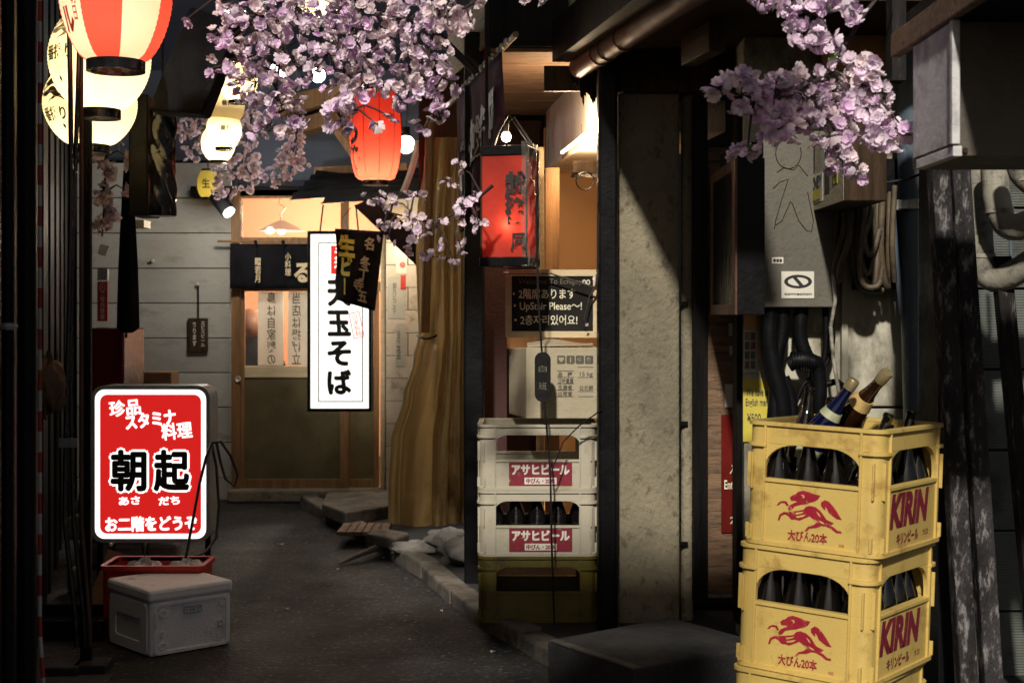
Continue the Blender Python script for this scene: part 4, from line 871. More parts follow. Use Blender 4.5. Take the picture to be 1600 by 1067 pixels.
# ================================================================== hanging soba sign
D9 = 9.0; k9 = D9 / FPX
sb = thing('hanging_sign', 'tall white lit sign with black brush writing hanging before the door', 'sign', P(530, 643, D9))
M9 = facing(P(530, 502, D9))
mb = MB(); mb.plate([rect(-50 * k9, -141 * k9, 50 * k9, 141 * k9), rect(-45 * k9, -136 * k9, 46 * k9, 136 * k9)[::-1]], .16, M9); mb.build('casing', M_['black_metal'], sb, bevel=.003)
mb = MB(); mb.plate([rect(-46 * k9, -137 * k9, 47 * k9, 137 * k9)], .01, M9 @ Matrix.Translation((0, 0, -.008))); fc9 = mb.build('face', M_['lit_soba'], sb)
q9 = lambda px, py: ((px - 530) * k9, (502 - py) * k9)
mb = MB(); a = q9(497, 628); b = q9(567, 379); mb.plate([rect(a[0], a[1], b[0], b[1]), rect(a[0] + .006, a[1] + .006, b[0] - .006, b[1] - .006)[::-1]], 0, M9 @ Matrix.Translation((0, 0, -.006)))
for s, y, h in (('天', 458, 44), ('玉', 505, 43), ('そ', 552, 42), ('ば', 597, 42)): put_text(mb, s, M9, w=34 * k9, h=(h - 6) * k9, at=q9(530, y), lift=-.006, bold=.0075, shear=-.08)
mb.build('black_lettering', M_['print_black'], fc9)
mb = MB(); a = q9(517, 428); b = q9(546, 384); mb.plate([rect(a[0], a[1], b[0], b[1])], 0, M9 @ Matrix.Translation((0, 0, -.006)))
c9 = q9(557, 508); R9 = M9 @ Matrix.Translation((c9[0], c9[1], -.0055)) @ Matrix.Rotation(radians(12), 4, 'Z')
mb.plate([rect(-.035, -.082, .035, .082), rect(-.030, -.077, .030, .077)[::-1]], 0, R9); put_text(mb, '自家製麺', R9, w=.04, h=.14, vertical=True, lift=0); mb.build('red_stamp', M_['lit_red'], fc9)
mb = MB(); put_text(mb, '元祖', M9, w=18 * k9, h=38 * k9, at=q9(531, 406), vertical=True, lift=-.005, offset=.04); mb.build('white_lettering', M_['lit_soba'], fc9)
mb = MB(); mb.tube([P(500, 362, D9 + .08), P(505, 320, D9 + .08)], .006, 6); mb.tube([P(560, 362, D9 + .08), P(556, 320, D9 + .08)], .006, 6); mb.build('hanger', M_['black_metal'], sb)
# dark printed flag in front of it
fl = thing('cloth_flag', 'small dark flag with yellow and pale writing hanging before the white sign', 'flag', P(560, 483, 8.5))
def flag(u, v):
    lft_ = 523 + 16 * max(0, v - .75) * 1.5 + 3 * sin(4 * v); rgt = 600 - 14 * v
    y = 357 + 5 * u + (112 + 12 * u) * v
    return P(lft_ + (rgt - lft_) * u, y, 8.5 + .03 * sin(7 * u + 3 * v) * (.3 + v))
mb = MB(); mb.grid(flag, 24, 20); mb.build('cloth', M_['black_cloth'], fl, smooth=80, solid=.002)
ffn = lambda a, b: flag(a, b) + Vector((0, -.014, 0))
mb = MB()
for s, u, v, su, sv in (('生', .23, .23, .36, .30), ('ビ', .24, .50, .28, .28), ('｜', .22, .78, .2, .2)):
    vs, fs, tw_, th_ = text2d(s, offset=.06); mb.add([ffn(u + a * su, v - b * sv) for a, b in vs], fs)
mb.build('yellow_lettering', M_['paper_yellow'], fl)
mb = MB()
for s, u, v in (('名', .72, .17), ('冬', .66, .42), ('丁', .64, .58), ('寺', .56, .72), ('五', .66, .86)):
    vs, fs, tw_, th_ = text2d(s, offset=.03); mb.add([ffn(u + a * .24, v - b * .17) for a, b in vs], fs)
mb.build('pale_lettering', M_['cardboard'], fl)
mb = MB(); mb.tube([P(545, 362, 8.5), P(535, 340, 8.6), P(548, 325, 8.7)], .003, 5); mb.build('string', M_['cable_black'], fl)

# wooden tag and other small things on the grey wall
eb = thing('wooden_tag', 'small brown wooden tag with white writing hung on the grey boards', 'sign', P(310, 550, DB - .03))
mb = MB(); mb.b2((X(295, DB), DB - .03, Z(550, DB)), (X(326, DB), DB - .012, Z(497, DB))); mb.build('board', M_['dark_wood'], eb, bevel=.003)
mb = MB(); mb.tube([P(310, 497, DB - .02), P(310, 446, DB - .02)], .005, 6); mb.build('string', M_['cable_black'], eb)
mb = MB(); put_text(mb, 'ヱビスビール', facing(P(317, 522, DB - .032)), w=.028, h=.17, vertical=True, offset=.03); mb.build('lettering', M_['print_white'], eb); mb = MB(); put_text(mb, 'あります', facing(P(304, 522, DB - .032)), w=.028, h=.16, vertical=True, offset=.03); mb.build('lettering', M_['print_white'], eb)
rn = thing('red_strip_sign', 'narrow red strip sign with white writing left of the folded umbrella', 'sign', P(160, 502, 8.4))
mb = MB(); mb.b2((X(152, 8.4), 8.4, Z(502, 8.4)), (X(168, 8.4), 8.41, Z(440, 8.4))); mb.build('board', M_['bucket_red'], rn)
mb = MB(); put_text(mb, '⊗敷地内禁煙', facing(P(160, 471, 8.397)), w=.036, h=.215, vertical=True, offset=.02); mb.build('lettering', M_['print_white'], rn)
mb = MB(); mb.b2((X(152, 8.4), 8.4, Z(438, 8.4)), (X(168, 8.4), 8.43, Z(420, 8.4))); mb.build('small_plate', M_['clamp'], label='little silver plate above the narrow red strip sign', cat='plate')
mb = MB(); mb.box(P(161, 391, 6.0), (.035, .004, .045), (0, .35, 0)); mb.build('paper_tag', M_['paper'], label='little white tag dangling below the left blossoms', cat='tag')
mb = MB(); mb.b2((X(143, 7.4), 7.2, .2), (X(210, 7.4), 7.6, Z(512, 7.4))); mb.build('red_cabinet', M_['red_gloss'], bevel=.01, label='dark red glossy cabinet under the folded umbrella', cat='cabinet')
mb = MB(); mb.b2((X(207, 8.8), 8.8, .3), (X(268, 8.8), 9.0, Z(581, 8.8))); mb.build('cardboard_box', M_['cardboard_dark'], bevel=.006, label='brown box just showing above the lit red sign', cat='box')
um = thing('folded_umbrella', 'folded black umbrella hanging from a hook under the cream lanterns', 'umbrella', P(197, 520, 6.6))
Du = 6.6; mb = MB()
pr_ = [(238, .012), (262, .014), (300, .022), (360, .034), (420, .043), (480, .048), (512, .050), (520, .02)]
mb.lathe([(r * (1 if i else .5), Z(y, Du) - Z(520, Du)) for i, (y, r) in enumerate(pr_)][::-1], Matrix.Translation(P(199, 520, Du)), 18); mb.v = [v + Vector((0, 0, 0)) + Vector((.006 * sin(4 * math.atan2(v.y - Du, v.x - P(199, 520, Du).x)), 0, 0)) for v in mb.v]; mb.build('canopy', M_['black_cloth'], um, smooth=70)
mb = MB(); mb.tube([P(186, 238, Du), P(184, 228, Du), P(188, 222, Du), P(193, 227, Du)], .006, 8); mb.build('handle', M_['steel'], um, smooth=60)
mb = MB(); mb.tube([P(197, 520, Du), P(197, 528, Du)], .006, 8); mb.build('tip', M_['black_metal'], um)

# black boxes hanging at upper left
mb = MB(); c = P(302, 95, 4.9); mb.plate([[((x - 302) * 4.9 / FPX, (95 - y) * 4.9 / FPX) for x, y in ((230, 172), (316, 178), (372, 36), (296, 10))]], .14, facing(c)); mb.build('black_sign_box', M_['black_cloth'], bevel=.01, label='tilted black sign box hanging between lanterns and blossoms', cat='sign')
wl = thing('wrapped_lantern', 'unlit lantern wrapped in shiny black plastic hanging before the grey wall', 'lantern', P(254, 340, 5.6))
D = 5.6; kx = D / FPX
def wr(u, v):
    a = 2 * pi * u; r = (20 + 1.6 * sin(9 * v + 3 * a) + 1.2 * sin(21 * v - 5 * a)) * kx
    return P(254, 178 + 160 * v, D) + Vector((r * cos(a), r * sin(a), 0))
mb = MB(); mb.grid(wr, 40, 48); mb.build('wrapping', M_['black_gloss'], wl, smooth=80)
for y in (176, 330): mb = MB(); mb.lathe([(20.5 * kx, -.02), (20.5 * kx, .018), (5 * kx, .02)], Matrix.Translation(P(254, y, D)), 24); mb.build('ring', M_['black_gloss'], wl, smooth=40)
mb = MB(); mb.tube([P(254, 172, D), P(256, -30, D)], .006, 6); mb.build('cord', M_['cable_black'], wl)
mb = MB(); mb.b2((X(206, 5.8), 5.75, Z(338, 5.8)), (X(236, 5.8), 5.95, Z(150, 5.8))); mb.build('black_case', M_['black_metal'], bevel=.006, label='black case behind the plastic wrapped lantern', cat='case')
mb = MB(); mb.b2((X(203, 8.2), 8.2, Z(355, 8.2)), (X(225, 8.2), 8.35, Z(344, 8.2))); mb.build('wall_bracket', M_['frame_beige'], label='short pale bracket beside the folded umbrella', cat='bracket')
sl = thing('spot_lamp', 'small black spot lamp aimed down beside the yellow lantern', 'lamp', P(352, 340, 9.0))
Msp = frame(P(347, 318, 9.0), (1, 0, .5), (0, 1, .3)); mb = MB(); mb.tube([P(336, 306, 9.0), P(357, 331, 8.95)], [.045, .05], 14); mb.build('housing', M_['black_metal'], sl, smooth=40)
mb = MB(); q = P(357, 331, 8.95); dd = (P(357, 331, 8.95) - P(336, 306, 9.0)).normalized(); mb.tube([q, q + dd * .012], .04, 14); mb.build('lens', M_['lit_white'], sl); lamp('spot_light', q + dd * .06 + Vector((0, -.12, 0)), 16, (1, .93, .8), sl, .03)

# ================================================================== lanterns
def globe(t, R, rc): return rc + (R - rc) * (max(0, sin(pi * t))) ** .62
def barrel(t, R, rc): return rc + (R - rc) * min(1, (max(0, sin(pi * t))) ** .33)
def lantern(label, px, py, D, R, h, prof, rc, mats, power, col_, stripes=0, ribs=26, bulb_t=.3, group=None, rot=0):
    """px, py: centre of the shell"""
    c = P(px, py, D); t = thing('paper_lantern', label, 'lantern', c - Vector((0, 0, h / 2 + .03)), group=group)
    mb = MB(); n = 48; rings = ribs * 2
    pf = lambda z: prof((z + h / 2) / h, R, rc)
    vs = []
    for j in range(rings + 1):
        z = -h / 2 + h * j / rings; r = pf(z) * (1 - (.014 if j % 2 else 0))
        vs += [c + Vector((r * sin(2 * pi * k / n + rot), -r * cos(2 * pi * k / n + rot), z)) for k in range(n)]
    for j in range(rings):
        for k in range(n):
            mi = int(k * stripes / n) % 2 if stripes else 0
            mb.add([], [], 0); mb.f.append([j * n + k, j * n + (k + 1) % n, (j + 1) * n + (k + 1) % n, (j + 1) * n + k]); mb.m.append(mi)
    mb.v = vs; mb.build('shell', [M_[m] for m in mats], t, smooth=50)
    for sgn in (-1, 1):
        mb = MB(); z = sgn * h / 2; b = .03 * sgn * (R / .16)
        mb.lathe([(rc * 1.04, z), (rc * 1.04, z + b), (rc * .88, z + b), (rc * .88, z)], Matrix.Translation(c), 32, caps=False); mb.build('ring', M_['black_gloss'], t, smooth=30)
    mb = MB(); zb = -h / 2 + h * bulb_t; mb.lathe([(.0, -.016), (.011, -.011), (.016, 0), (.011, .012), (0, .02)], Matrix.Translation(c + Vector((0, 0, zb))), 12); mb.build('bulb', M_['lit_bulb'], t, smooth=80)
    mb = MB(); mb.tube([c + Vector((0, 0, zb + .05)), c + Vector((0, 0, h / 2 + .3))], .004, 6); mb.build('cord', M_['cable_black'], t)
    lamp('lantern_light', c + Vector((0, 0, zb)), power, col_, t, .034)
    def put(s, az, zc, w_, h_, m, name='lettering', vertical=True, off=.04, rotg=0, mb=None):
        mb = MB(); vs, fs, tw_, th_ = text2d(s, offset=off, vertical=vertical); out = []
        for a, b in vs:
            a *= w_ / tw_; b *= h_ / th_; a, b = a * cos(rotg) - b * sin(rotg), a * sin(rotg) + b * cos(rotg)
            z = zc + b; r = pf(max(-h / 2, min(h / 2, z))) + .0025; A_ = az + a / R
            out.append(c + Vector((r * sin(A_), -r * cos(A_), z)))
        mb.add(out, fs); return mb.build(name, M_[m], t)
    return t, put, c, pf
def figure(t, c, pf, R, az, zc, e=.00030):
    mb = MB()
    for pl_ in emblem:
        tri = tessellate_polygon([[Vector((x, y, 0)) for x, y in pl_]]); vs = []
        for x, y in pl_:
            z = zc - (y - 345) * e; r = pf(z) + .0025; A_ = az + (x - 355) * e / R; vs.append(c + Vector((r * sin(A_), -r * cos(A_), z)))
        mb.add(vs, [tuple(q) for q in tri])
    mb.build('emblem', M_['bamboo_pole'], t)
cream = (1, .83, .52)
t, put, c, pf = lantern('big red and white striped paper lantern at the top left', 181, -15, 4.2, .165, .42, globe, .082, ['lantern_white', 'lantern_red'], 2.4, (1, .74, .5), stripes=8, rot=.385)
put('ビール', -.80, -.02, .06, .25, 'bucket_red', off=.05); put('朝日', -.55, -.07, .02, .09, 'bucket_red', off=.02)
t, put, c, pf = lantern('cream paper lantern right under the striped one', 156, 92, 4.75, .168, .34, globe, .066, ['lantern_cream'], 4.6, cream)
put('番搾り', -.62, -.00, .125, .05, 'print_black', vertical=False, off=.03); figure(t, c, pf, .168, -.62, .085); put('うまいビール', -.45, -.05, .12, .008, 'bamboo_pole', vertical=False, off=0); put('♦', -.66, -.085, .014, .022, 'print_black', off=0)
t, put, c, pf = lantern('lowest cream paper lantern above the folded umbrella', 141, 162, 5.3, .172, .31, globe, .068, ['lantern_cream'], 4.6, cream)
put('番搾り', -.62, -.055, .125, .05, 'print_black', vertical=False, off=.03); figure(t, c, pf, .172, -.66, .03); put('♦', -.40, -.10, .014, .02, 'print_black', off=0)
for i, (px, py, D, R, h, lb) in enumerate(((372, 128, 7.2, .098, .19, 'topmost small cream lantern of the far row'), (352, 165, 7.7, .105, .21, 'second small cream lantern of the far row'), (350, 203, 7.7, .095, .19, 'third small cream lantern of the far row'), (341, 224, 7.9, .095, .19, 'lowest small cream lantern of the far row'), (500, -2, 6.8, .10, .2, 'small cream lantern showing through the top of the blossoms'))):
    t, put, c, pf = lantern(lb, px, py, D, R, h, globe, .045, ['lantern_cream'], 3.4, cream, ribs=12, group='small cream lanterns in the far row')
    put('番搾', .3, -.0, .06, .03, 'print_black', vertical=False, off=.03)
t, put, c, pf = lantern('yellow paper lantern against the grey boards', 325, 288, 9.2, .070, .17, globe, .04, ['lantern_yellow'], .10, cream, ribs=10)
put('生', .0, .0, .05, .06, 'print_black', off=.02)
t, put, c, pf = lantern('tall red paper lantern with black brush writing under the blossoms', 587, 212, 8.2, .150, .52, barrel, .075, ['lantern_red'], 9.5, (1, .66, .42), ribs=24, bulb_t=.10)
put('もつ焼', -.95, -.01, .11, .40, 'print_black', off=.07)
mb = MB()
for k in range(10): a = 2 * pi * k / 10 + .25; mb.tube([c + Vector(((pf(z) + .001) * sin(a), -(pf(z) + .001) * cos(a), z)) for z in [-.26 + .52 * j / 24 for j in range(25)]], .0018, 4)
mb.build('thread', M_['print_dark_red'], t)
# bright white globe lamps behind
for (px, py, D, r, pw, lb) in ((634, 226, 8.6, .055, 42, 'bright bulb between red lantern and wooden pole'), (434, 112, 8.6, .05, 30, 'bright white lamp glowing through the blossoms'), (497, 118, 8.7, .045, 10, 'smaller white lamp glowing through the blossoms')):
    t = thing('globe_lamp', lb, 'lamp', P(px, py, D)); c = P(px, py, D); wh = px < 600
    mb = MB(); mb.lathe([(r * sin(pi * k / 12), -r * cos(pi * k / 12)) for k in range(13)], Matrix.Translation(c), 20); mb.build('bulb', M_['lit_bulb_white' if wh else 'lit_bulb'], t, smooth=80)
    mb = MB(); mb.lathe([(.025, r * .9), (.025, r + .05)], Matrix.Translation(c), 12); mb.build('socket', M_['black_metal'], t); lamp('globe_light', c, pw, (.85, .93, 1) if wh else (1, .74, .45), t, r * 1.12)
    mb = MB(); mb.tube([c + Vector((0, 0, r)), c + Vector((.02, .1, r + .5))], .005, 6); mb.build('cord', M_['cable_black'], t)
rg = thing('ring_lamp', 'thin pale blue lit lamp rim beside the black sign box', 'lamp', P(366, 18, 7.5)); c = P(366, 18, 7.5)
mb = MB(); mb.lathe([(.06, 0), (.065, .012), (.03, .05), (.01, .06)], Matrix.Translation(c), 20, caps=False); mb.build('shade', M_['clamp'], rg, smooth=40)
mb = MB(); mb.lathe([(.05, -.004), (.06, .0), (.05, .006)], Matrix.Translation(c), 20); mb.build('tube', M_['lit_bulb_white'], rg, smooth=40)
# cloth shade beside red lantern
mb = MB(); mb.grid(lambda u, v: P(625 + 35 * v + 10 * u - 12 * v * v, 300 - 80 * v, 8.4 + .03 * sin(4 * u)), 6, 10); mb.build('pale_cloth_strip', M_['paper'], smooth=80, solid=.002, label='pale curved cloth strip beside the round wooden pole', cat='cloth')

# square red lantern
Dq = 5.4; sq = thing('square_lantern', 'box shaped red lantern with black writing half wrapped in clear plastic', 'lantern', P(797, 415, Dq), (0, 0, radians(-15)))
wq = .175; hq = (410 - 240) * Dq / FPX; hb = wq / 2
mb = MB()
for a in range(4):
    R = Matrix.Rotation(a * pi / 2, 4, 'Z'); mb.grid(lambda u, v: R @ Vector((-hb + wq * u, -hb + .004 * sin(6 * u + a) * sin(pi * v), .03 + (hq - .03) * v)), 8, 10)
mb.build('shade', M_['lantern_square'], sq, smooth=80, world=False)
mb = MB(); mb.box((0, 0, .012), (wq + .014, wq + .014, .035)); mb.build('base', M_['black_gloss'], sq, bevel=.004, world=False)
mb = MB(); mb.box((0, 0, hq + .014), (wq + .010, wq + .010, .038)); mb.build('top', M_['black_metal'], sq, bevel=.004, world=False)
for sx in (-1, 1):
    for sy in (-1, 1): mb = MB(); mb.box((sx * hb, sy * hb, hq / 2), (.006, .006, hq)); mb.build('corner_rod', M_['dark_wood'], sq, world=False)
def wrapf(u, v):
    L = wq * .10 + wq; s1 = u * L; z = -.005 + (hq + .05) * v; rk = .004 * sin(17 * v + 9 * u) + .003 * sin(31 * v - 14 * u)
    if s1 < wq * .10: return Vector((hb - wq * .10 + s1, -hb - .008 + rk, z))
    return Vector((hb + .010 + rk, -hb - .008 + (s1 - wq * .10), z))
mb = MB(); mb.grid(wrapf, 26, 40); mb.build('plastic_wrap', M_['plastic_clear'], sq, smooth=80, world=False)
mb = MB(); put_text(mb, '越後', frame((hb - .040, -hb - .009, hq * .60), (1, 0, 0), (0, 0, 1)), w=.085, h=.20, vertical=True, offset=.07); put_text(mb, '屋', frame((hb - .03, -hb - .009, hq * .20), (1, 0, 0), (0, 0, 1)), w=.06, h=.07, offset=.07); mb.build('lettering', M_['print_black'], sq, world=False)
lamp('lantern_light', mw(sq) @ Vector((.012, -.066, hq * .36)), .5, (1, .74, .55), sq, .022)
mb = MB(); mb.lathe([(0, -.01), (.007, -.006), (.01, 0), (.007, .008), (0, .012)], Matrix.Translation((.012, -.062, hq * .36)), 12); mb.build('bulb', M_['lit_bulb'], sq, smooth=80, world=False)
bbl = thing('bare_bulb', 'bare bright bulb just above the square red lantern', 'lamp', P(790, 222, 5.45)); c = P(791, 214, 5.45)
mb = MB(); mb.lathe([(0, -.022), (.014, -.016), (.02, 0), (.014, .014), (.008, .02)], Matrix.Translation(c), 14); mb.build('bulb', M_['lit_bulb'], bbl, smooth=80)
mb = MB(); mb.lathe([(.010, .018), (.010, .05)], Matrix.Translation(c), 10); mb.build('socket', M_['black_metal'], bbl)
mb = MB(); mb.tube([c + Vector((0, 0, .05)), c + Vector((.03, .03, .08)), c + Vector((.07, .02, .02)), c + Vector((.10, 0, -.03))], .004, 6); mb.tube([P(770, 236, 5.42), P(780, 205, 5.45), P(795, 180, 5.5), P(830, 230, 5.42)], .003, 6); mb.build('wire', M_['cable_black'], bbl)
lamp('bulb_light', c + Vector((0, -.03, 0)), 1.3, (1, .75, .45), bbl, .02)

# ================================================================== chalkboard, carton, switch
Dk = 5.72; kk = Dk / FPX
ck = thing('chalkboard', 'small framed chalkboard with chalk writing above the carton', 'chalkboard', P(862, 527, Dk))
MK = facing(P(862.5, 474.5, Dk))
mb = MB(); mb.plate([rrect(146 * kk, 106 * kk, 3 * kk), rect(-63 * kk, -43 * kk, 64 * kk, 43 * kk)[::-1]], .018, MK @ Matrix.Translation((0, 0, .006))); mb.build('frame', M_['frame_beige'], ck, bevel=.002)
mb = MB(); mb.plate([rect(-65 * kk, -45 * kk, 66 * kk, 45 * kk)], .008, MK); mb.build('board', M_['chalkboard'], ck)
ct = lambda mb, s, px, py, w, h, **k: put_text(mb, s, MK, w=w * kk, h=h * kk, at=((px - 862.5) * kk, (474.5 - py) * kk), **k)
mb = MB(); ct(mb, 'Welcome To Echigoya', 862, 441, 104, 11); mb.build('faded_lettering', M_['chalk_dim'], ck)
for a_ in (('・2階席あります', 850, 459, 97, 16), ('・UpStair Please～!', 856, 480, 106, 15), ('・2층자리있어요!', 853, 500, 98, 15), ('∞', 916, 441, 12, 8)): mb = MB(); ct(mb, *a_, bold=.0005); mb.build('chalk_lettering', M_['chalk'], ck)
mb = MB()
for px, py in ((794, 430), (931, 430), (794, 519), (931, 519)): mb.lathe([(.004, 0), (.004, .002)], MK @ Matrix.Translation(((px - 862.5) * kk, (474.5 - py) * kk, .006)), 8)
mb.build('screws', M_['clamp'], ck)
Dx = 5.56; cbx = thing('carton', 'printed cardboard carton standing on top of the white crates', 'carton', P(880, 655, Dx))
zc = Z(654, Dx); x0, x1 = X(822, Dx), X(934, Dx); zt = Z(543, Dx)
mb = MB(); mb.add([Vector(q) for q in ((x0, Dx, zc), (x1, Dx, zc), (x1, Dx + .3, zc), (X(795, Dx + .1), Dx + .28, zc), (x0, Dx, zt), (x1, Dx, zt), (x1, Dx + .3, zt), (X(795, Dx + .1), Dx + .28, zt - .01))], [(0, 1, 5, 4), (1, 2, 6, 5), (2, 3, 7, 6), (3, 0, 4, 7), (3, 2, 1, 0), (4, 5, 6, 7)]); mb.build('body', M_['cardboard'], cbx, bevel=.004)
mb = MB(); mb.grid(lambda u, v: Vector((X(824, Dx) + .26 * u, Dx + .002 + .16 * v, zt + .004 + .012 * v * (1 + sin(5 * u)) + .01 * u)), 12, 5); mb.build('flap', M_['cardboard'], cbx, solid=.003)
MC = facing(P(880, 598, Dx - .001)); kx = Dx / FPX; cq = lambda px, py: ((px - 880) * kx, (598 - py) * kx)
mb = MB()
for k in range(4): a = cq(877 + 14.5 * k, 562); mb.plate([rrect(13 * kx, 13 * kx, 2 * kx, cx=a[0], cy=a[1])], 0, MC)
for (x0_, x1_, y) in ((870, 897, 580), (870, 897, 590), (870, 897, 600), (870, 897, 610), (870, 897, 620), (903, 927, 574), (903, 927, 590), (903, 927, 612), (903, 927, 620)):
    a = cq(x0_, y); b = cq(x1_, y - 1); mb.plate([rect(a[0], a[1], b[0], b[1])], 0, MC)
put_text(mb, '品　種', MC, w=22 * kx, h=8 * kx, at=cq(883, 585), offset=.02, lift=.0005); put_text(mb, '正味重量', MC, w=24 * kx, h=8 * kx, at=cq(884, 595), offset=.02, lift=.0005); put_text(mb, '生産者', MC, w=22 * kx, h=8 * kx, at=cq(883, 605), offset=.02, lift=.0005); put_text(mb, '出荷者', MC, w=22 * kx, h=8 * kx, at=cq(883, 615), offset=.02, lift=.0005)
put_text(mb, '15 kg', MC, w=20 * kx, h=8 * kx, at=cq(916, 585), lift=.0005, offset=.01); put_text(mb, '公北部', MC, w=22 * kx, h=8 * kx, at=cq(916, 606), lift=.0005, offset=.02)
mb.build('print', M_['print_grey'], cbx)
mb = MB()
for s, px in (('♥', 877), ('‖', 891.5), ('☂', 906), ('❀', 920.5)): put_text(mb, s, MC, h=8 * kx, at=cq(px, 562), lift=.001, offset=.02)
mb.build('pale_print', M_['cardboard'], cbx)
sw = thing('inline_switch', 'black oblong switch hanging on a cord before the carton', 'switch', P(848, 628, 5.36))
mb = MB(); k5 = 5.36 / FPX; mb.plate([rrect(25 * k5, 78 * k5, 12 * k5)], .03, facing(P(848, 589, 5.36))); mb.build('body', M_['black_gloss'], sw, bevel=.005)
mb = MB(); mb.tube([P(841, 240, 5.3), P(838, 330, 5.34), P(841, 470, 5.36), P(847, 555, 5.37), P(851, 628, 5.37), P(860, 740, 5.37), P(862, 850, 5.38), P(866, 975, 5.4)], .004, 7); mb.build('cord', M_['cable_black'], sw, smooth=60)
mb = MB(); put_text(mb, '白', facing(P(848, 576, 5.3595)), w=.03, h=.024); put_text(mb, '班', facing(P(848, 603, 5.3595)), w=.03, h=.028); mb.build('lettering', M_['chalk_dim'], sw)
mb = MB(); mb.tube([P(862, 735, 5.36), P(880, 690, 5.38), P(905, 665, 5.4), P(940, 640, 5.37)], .003, 6); mb.build('thin_wire', M_['cable_black'], label='thin black wire from the cord to the black post', cat='wire')
# ================================================================== beer crates
def crate_body(w, d, h, zl, zo, arch, pw, rc=.032, t=.013):
    """moulded bottle crate, origin at the middle of the bottom. zl: top of the panel, zo: top of the opening"""
    mb = MB(); T = Matrix.Translation
    ring = lambda gx, ti, z0, z1: mb.plate([rrect(w + 2 * gx, d + 2 * gx, rc + gx), rrect(w - 2 * ti, d - 2 * ti, max(.006, rc - ti))[::-1]], z1 - z0, T((0, 0, z1)))
    ring(0, t, .010, zl); ring(0, t, zo, h - .006)
    ring(.007, t + .001, h - .010, h); ring(.006, t + .001, 0, .012)                # rim and foot
    def corner(g, z0, z1, ti=t, pw_=pw):
        for sx in (-1, 1):
            for sy in (-1, 1):
                arc = [(w / 2 - rc + (rc + g) * cos(pi / 2 * k / 6), d / 2 - rc + (rc + g) * sin(pi / 2 * k / 6)) for k in range(7)]
                pts = [(w / 2 + g, d / 2 - pw_)] + arc + [(w / 2 - pw_, d / 2 + g), (w / 2 - pw_, d / 2 - ti), (w / 2 - ti - .004, d / 2 - ti - .004), (w / 2 - ti, d / 2 - pw_)]
                pts = [(sx * a, sy * b) for a, b in pts]
                if sx * sy < 0: pts = pts[::-1]
                mb.plate([pts], z1 - z0, T((0, 0, z1)))
    corner(0, zl, zo); corner(.009, h * .795, h * .795 + .009, pw_=pw + .004)
    for ax in range(4):                                                             # sides: ribs, ledge, arch fillets
        R = Matrix.Rotation(ax * pi / 2, 4, 'Z'); W = w if ax % 2 == 0 else d; Dp = d if ax % 2 == 0 else w
        Mx = R @ frame((0, -Dp / 2, 0), (1, 0, 0), (0, 0, 1)); hw = W / 2 - pw
        def bxl(x0, x1, z0, z1, p0, p1):
            mb.add([Mx @ Vector((x, z, p)) for p in (p0, p1) for z in (z0, z1) for x in (x0, x1)], [(0, 2, 3, 1), (4, 5, 7, 6), (0, 1, 5, 4), (2, 6, 7, 3), (0, 4, 6, 2), (1, 3, 7, 5)])
        bxl(-hw, hw, zl - .008, zl + .001, -t - .006, .005)                         # ledge
        for sx in (-1, 1):
            bxl(sx * hw - .003, sx * hw + .003, .012, h - .010, -.002, .006)        # rib beside the panel
            bxl(sx * (W / 2 - .018) - .002, sx * (W / 2 - .018) + .002, h * .45, h * .74, -.004, .006)
            bxl(sx * (W / 2 - .020) - .003, sx * (W / 2 - .020) + .003, .012, .05, -.004, .007)
            fil = [(sx * hw, zo)] + [(sx * (hw - arch + arch * sin(pi / 2 * k / 7)), zo - arch * .72 * (1 - cos(pi / 2 * k / 7))) for k in range(8)]
            mb.plate([fil if sx < 0 else fil[::-1]], t, Mx @ T((0, 0, -.0005)))
    mb.plate([rect(-w / 2 + .004, -d / 2 + .004, w / 2 - .004, d / 2 - .004)], .008, T((0, 0, .016)))
    return mb
KW, KD, KH = .365, .445, .318
cuts = [[(245, 365), (300, 352), (320, 345), (300, 362), (255, 378)], [(250, 392), (310, 375), (335, 368), (310, 388), (262, 402)], [(415, 335), (440, 352), (455, 378), (435, 365)], [(430, 400), (470, 410), (490, 425), (455, 420)], [(285, 225), (310, 222), (318, 240), (300, 250), (308, 236)], [(395, 395), (420, 405), (440, 425), (415, 412)]]
ye_proto = None
